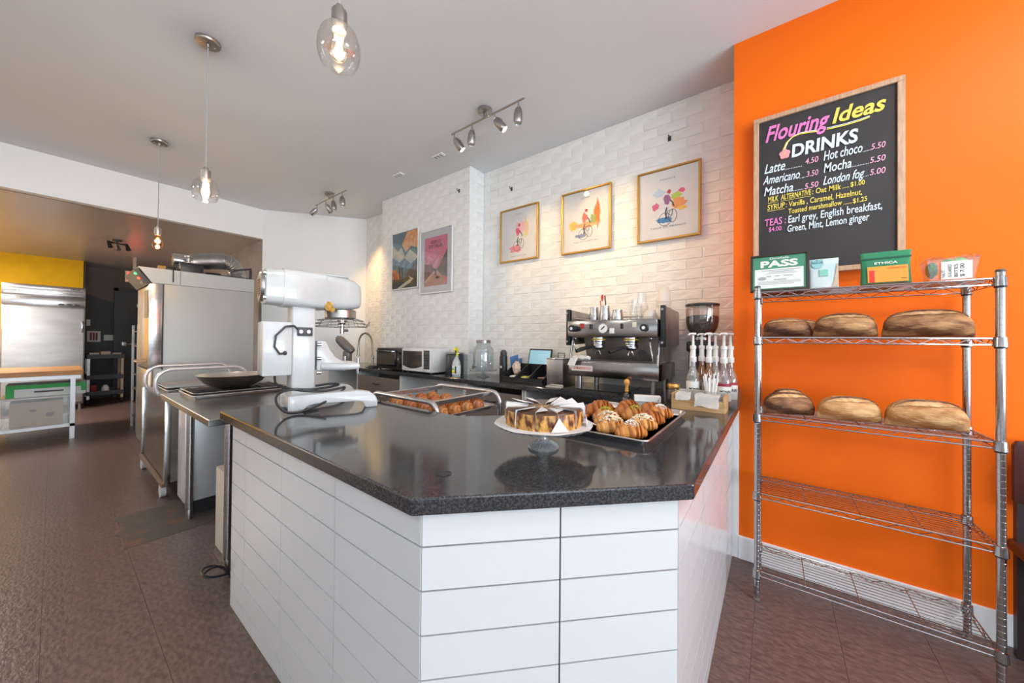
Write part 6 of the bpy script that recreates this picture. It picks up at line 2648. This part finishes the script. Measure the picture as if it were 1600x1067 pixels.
# posters on the pillar
WFR = mat('white poster frame', (.80, .80, .78), .35)
t, w_, h_ = framed('framed_poster', 'white-framed mountain poster, teal and orange sky, left on the pillar', XP - .004, 3.935, 3.39, 1.908, 2.635, WFR, .014, mat('poster teal', (.10, .22, .26), .4, col2=(.05, .12, .16), nscale=9))
def shape(t, name, pts, col_, x, col2=None):
    b = MB()
    b.prism(pts, x, x - .0004, axis='x')
    return b.build(name, mat('poster %.2f %.2f %.2f' % col_, col_, .5, col2=col2, nscale=14, contrast=(.4, .6)), t, smooth=0)
W_, H_ = w_ - .016, h_ - .016
shape(t, 'orange_cloud', [(-W_, H_), (-W_, .12), (-.12, .16), (-.02, .10), (.06, .20), (.0, .28), (-.04, H_)], (.78, .28, .08), -.0064, (.75, .50, .28))
shape(t, 'pale_peaks', [(W_, .22), (.14, .12), (.07, .17), (.0, .04), (-.10, .12), (-W_, .02), (-W_, -.12), (W_, -.10)], (.62, .52, .36), -.0068, (.35, .42, .38))
shape(t, 'blue_ridge', [(W_, .06), (.10, -.02), (.0, .03), (-.12, -.06), (-W_, .0), (-W_, -.20), (W_, -.18)], (.12, .26, .33), -.0072, (.07, .16, .22))
shape(t, 'dark_slope', [(-W_, .02), (-.14, -.10), (-.02, -.18), (-.02, -H_), (-W_, -H_)], (.07, .07, .08), -.0076)
shape(t, 'autumn_trees', [(W_, -.10), (.16, -.11), (.10, -.2), (.08, -.26), (W_, -.27)], (.70, .25, .05), -.0080, (.35, .06, .06))
shape(t, 'dark_foreground', [(W_, -.22), (.05, -.24), (-.1, -.2), (-W_, -.22), (-W_, -H_), (W_, -H_)], (.035, .04, .035), -.0084)
shape(t, 'winding_road', [(-.07, -.2), (-.12, -.24), (-.02, -.28), (.16, -H_), (.05, -H_), (-.12, -.285), (-.18, -.245)], (.60, .56, .42), -.0088)
shape(t, 'tree_line', [(.12, -.08), (.105, -.26), (.075, -.26), (.09, -.08)], (.02, .025, .03), -.0092)
shape(t, 'tree_line', [(.06, -.09), (.05, -.27), (.025, -.27), (.035, -.09)], (.02, .025, .03), -.0092)
t, w_, h_ = framed('framed_poster', 'white-framed pink road race poster, right on the pillar', XP - .004, 3.365, 2.805, 1.817, 2.556, WFR, .014, mat('pale mount', (.60, .61, .66), .4))
W_, H_ = w_ * .70, h_ * .76
shape(t, 'pink_sky', [(W_, H_), (-W_, H_), (-W_, -H_), (W_, -H_)], (.66, .14, .24), -.0064, (.62, .20, .28))
shape(t, 'pale_mountains', [(W_, .06), (.12, .09), (.05, .02), (-.03, .10), (-.10, .03), (-W_, .08), (-W_, -.1), (W_, -.1)], (.68, .30, .34), -.0068, (.50, .16, .22))
shape(t, 'left_hill', [(W_, -.02), (.08, -.03), (.0, -.10), (.02, -.14), (W_, -.25)], (.12, .10, .09), -.0072, (.25, .10, .11))
shape(t, 'right_hill', [(-W_, .12), (-.06, -.06), (-.0, -.11), (-.1, -.17), (-W_, -.2)], (.09, .08, .07), -.0073, (.16, .12, .08))
shape(t, 'road', [(.025, -.11), (-.03, -.11), (-W_, -.24), (-W_, -H_), (W_, -H_), (W_, -.22)], (.50, .27, .23), -.0077)
shape(t, 'road_line', [(.02, -.12), (.014, -.12), (W_ * .86, -.235), (W_, -.235)], (.66, .58, .48), -.0081)
shape(t, 'rider', [(.0, -.08), (-.012, -.1), (-.014, -.17), (.004, -.17), (.012, -.1)], (.05, .04, .05), -.0081)
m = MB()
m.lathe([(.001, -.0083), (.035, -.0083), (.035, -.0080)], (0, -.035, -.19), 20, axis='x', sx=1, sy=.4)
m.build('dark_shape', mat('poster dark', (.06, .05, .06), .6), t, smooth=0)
for s, z, a in (('GIRO', .205, .085), ("D'ITALIA", .155, .12)):
    vs, fs = lettering(s, (-.0083, a, z), (-.0083, -a, z), UP, .035, .01)
    me = bpy.data.meshes.new('poster_title')
    me.from_pydata([tuple(v) for v in vs], [], fs)
    me.materials.append(mat('title dark', (.10, .03, .06), .6))
    obj('title', me, t)
# wall hooks
for (px, py, x, lab_) in ((799, 295, XB, 'small black wall hook above the leftmost gold-framed print'), (1046, 216, XB, 'small black wall hook above the rightmost gold-framed print'), (717, 298, XP, 'small dark hook on the brick pillar above the pink poster')):
    p = on_x(px, py, x - .01)
    t = thing('wall_hook', lab_, 'hook', (x - .0045, p.y, p.z))
    m = MB()
    m.box(-.004, .0, -.012, .012, -.02, .02, .002, 1)
    m.tube([(-.004, 0, .0), (-.03, 0, -.005), (-.035, 0, .015)], .004, 8)
    m.build('hook', DGREY, t)
# thermostat on the angled wall
t = thing('thermostat', 'small white control box on the angled white wall behind the mixer', 'thermostat', (1.99, 5.700, 1.45), -math.atan2(.872, 1.13))
m = MB()
m.box(-.06, .06, -.02, .0, -.05, .05, .004)
m.build('case', WHITE, t)
m = MB()
m.box(-.025, .01, -.022, -.0202, -.005, .015)
m.build('display', DGREY, t, smooth=0)
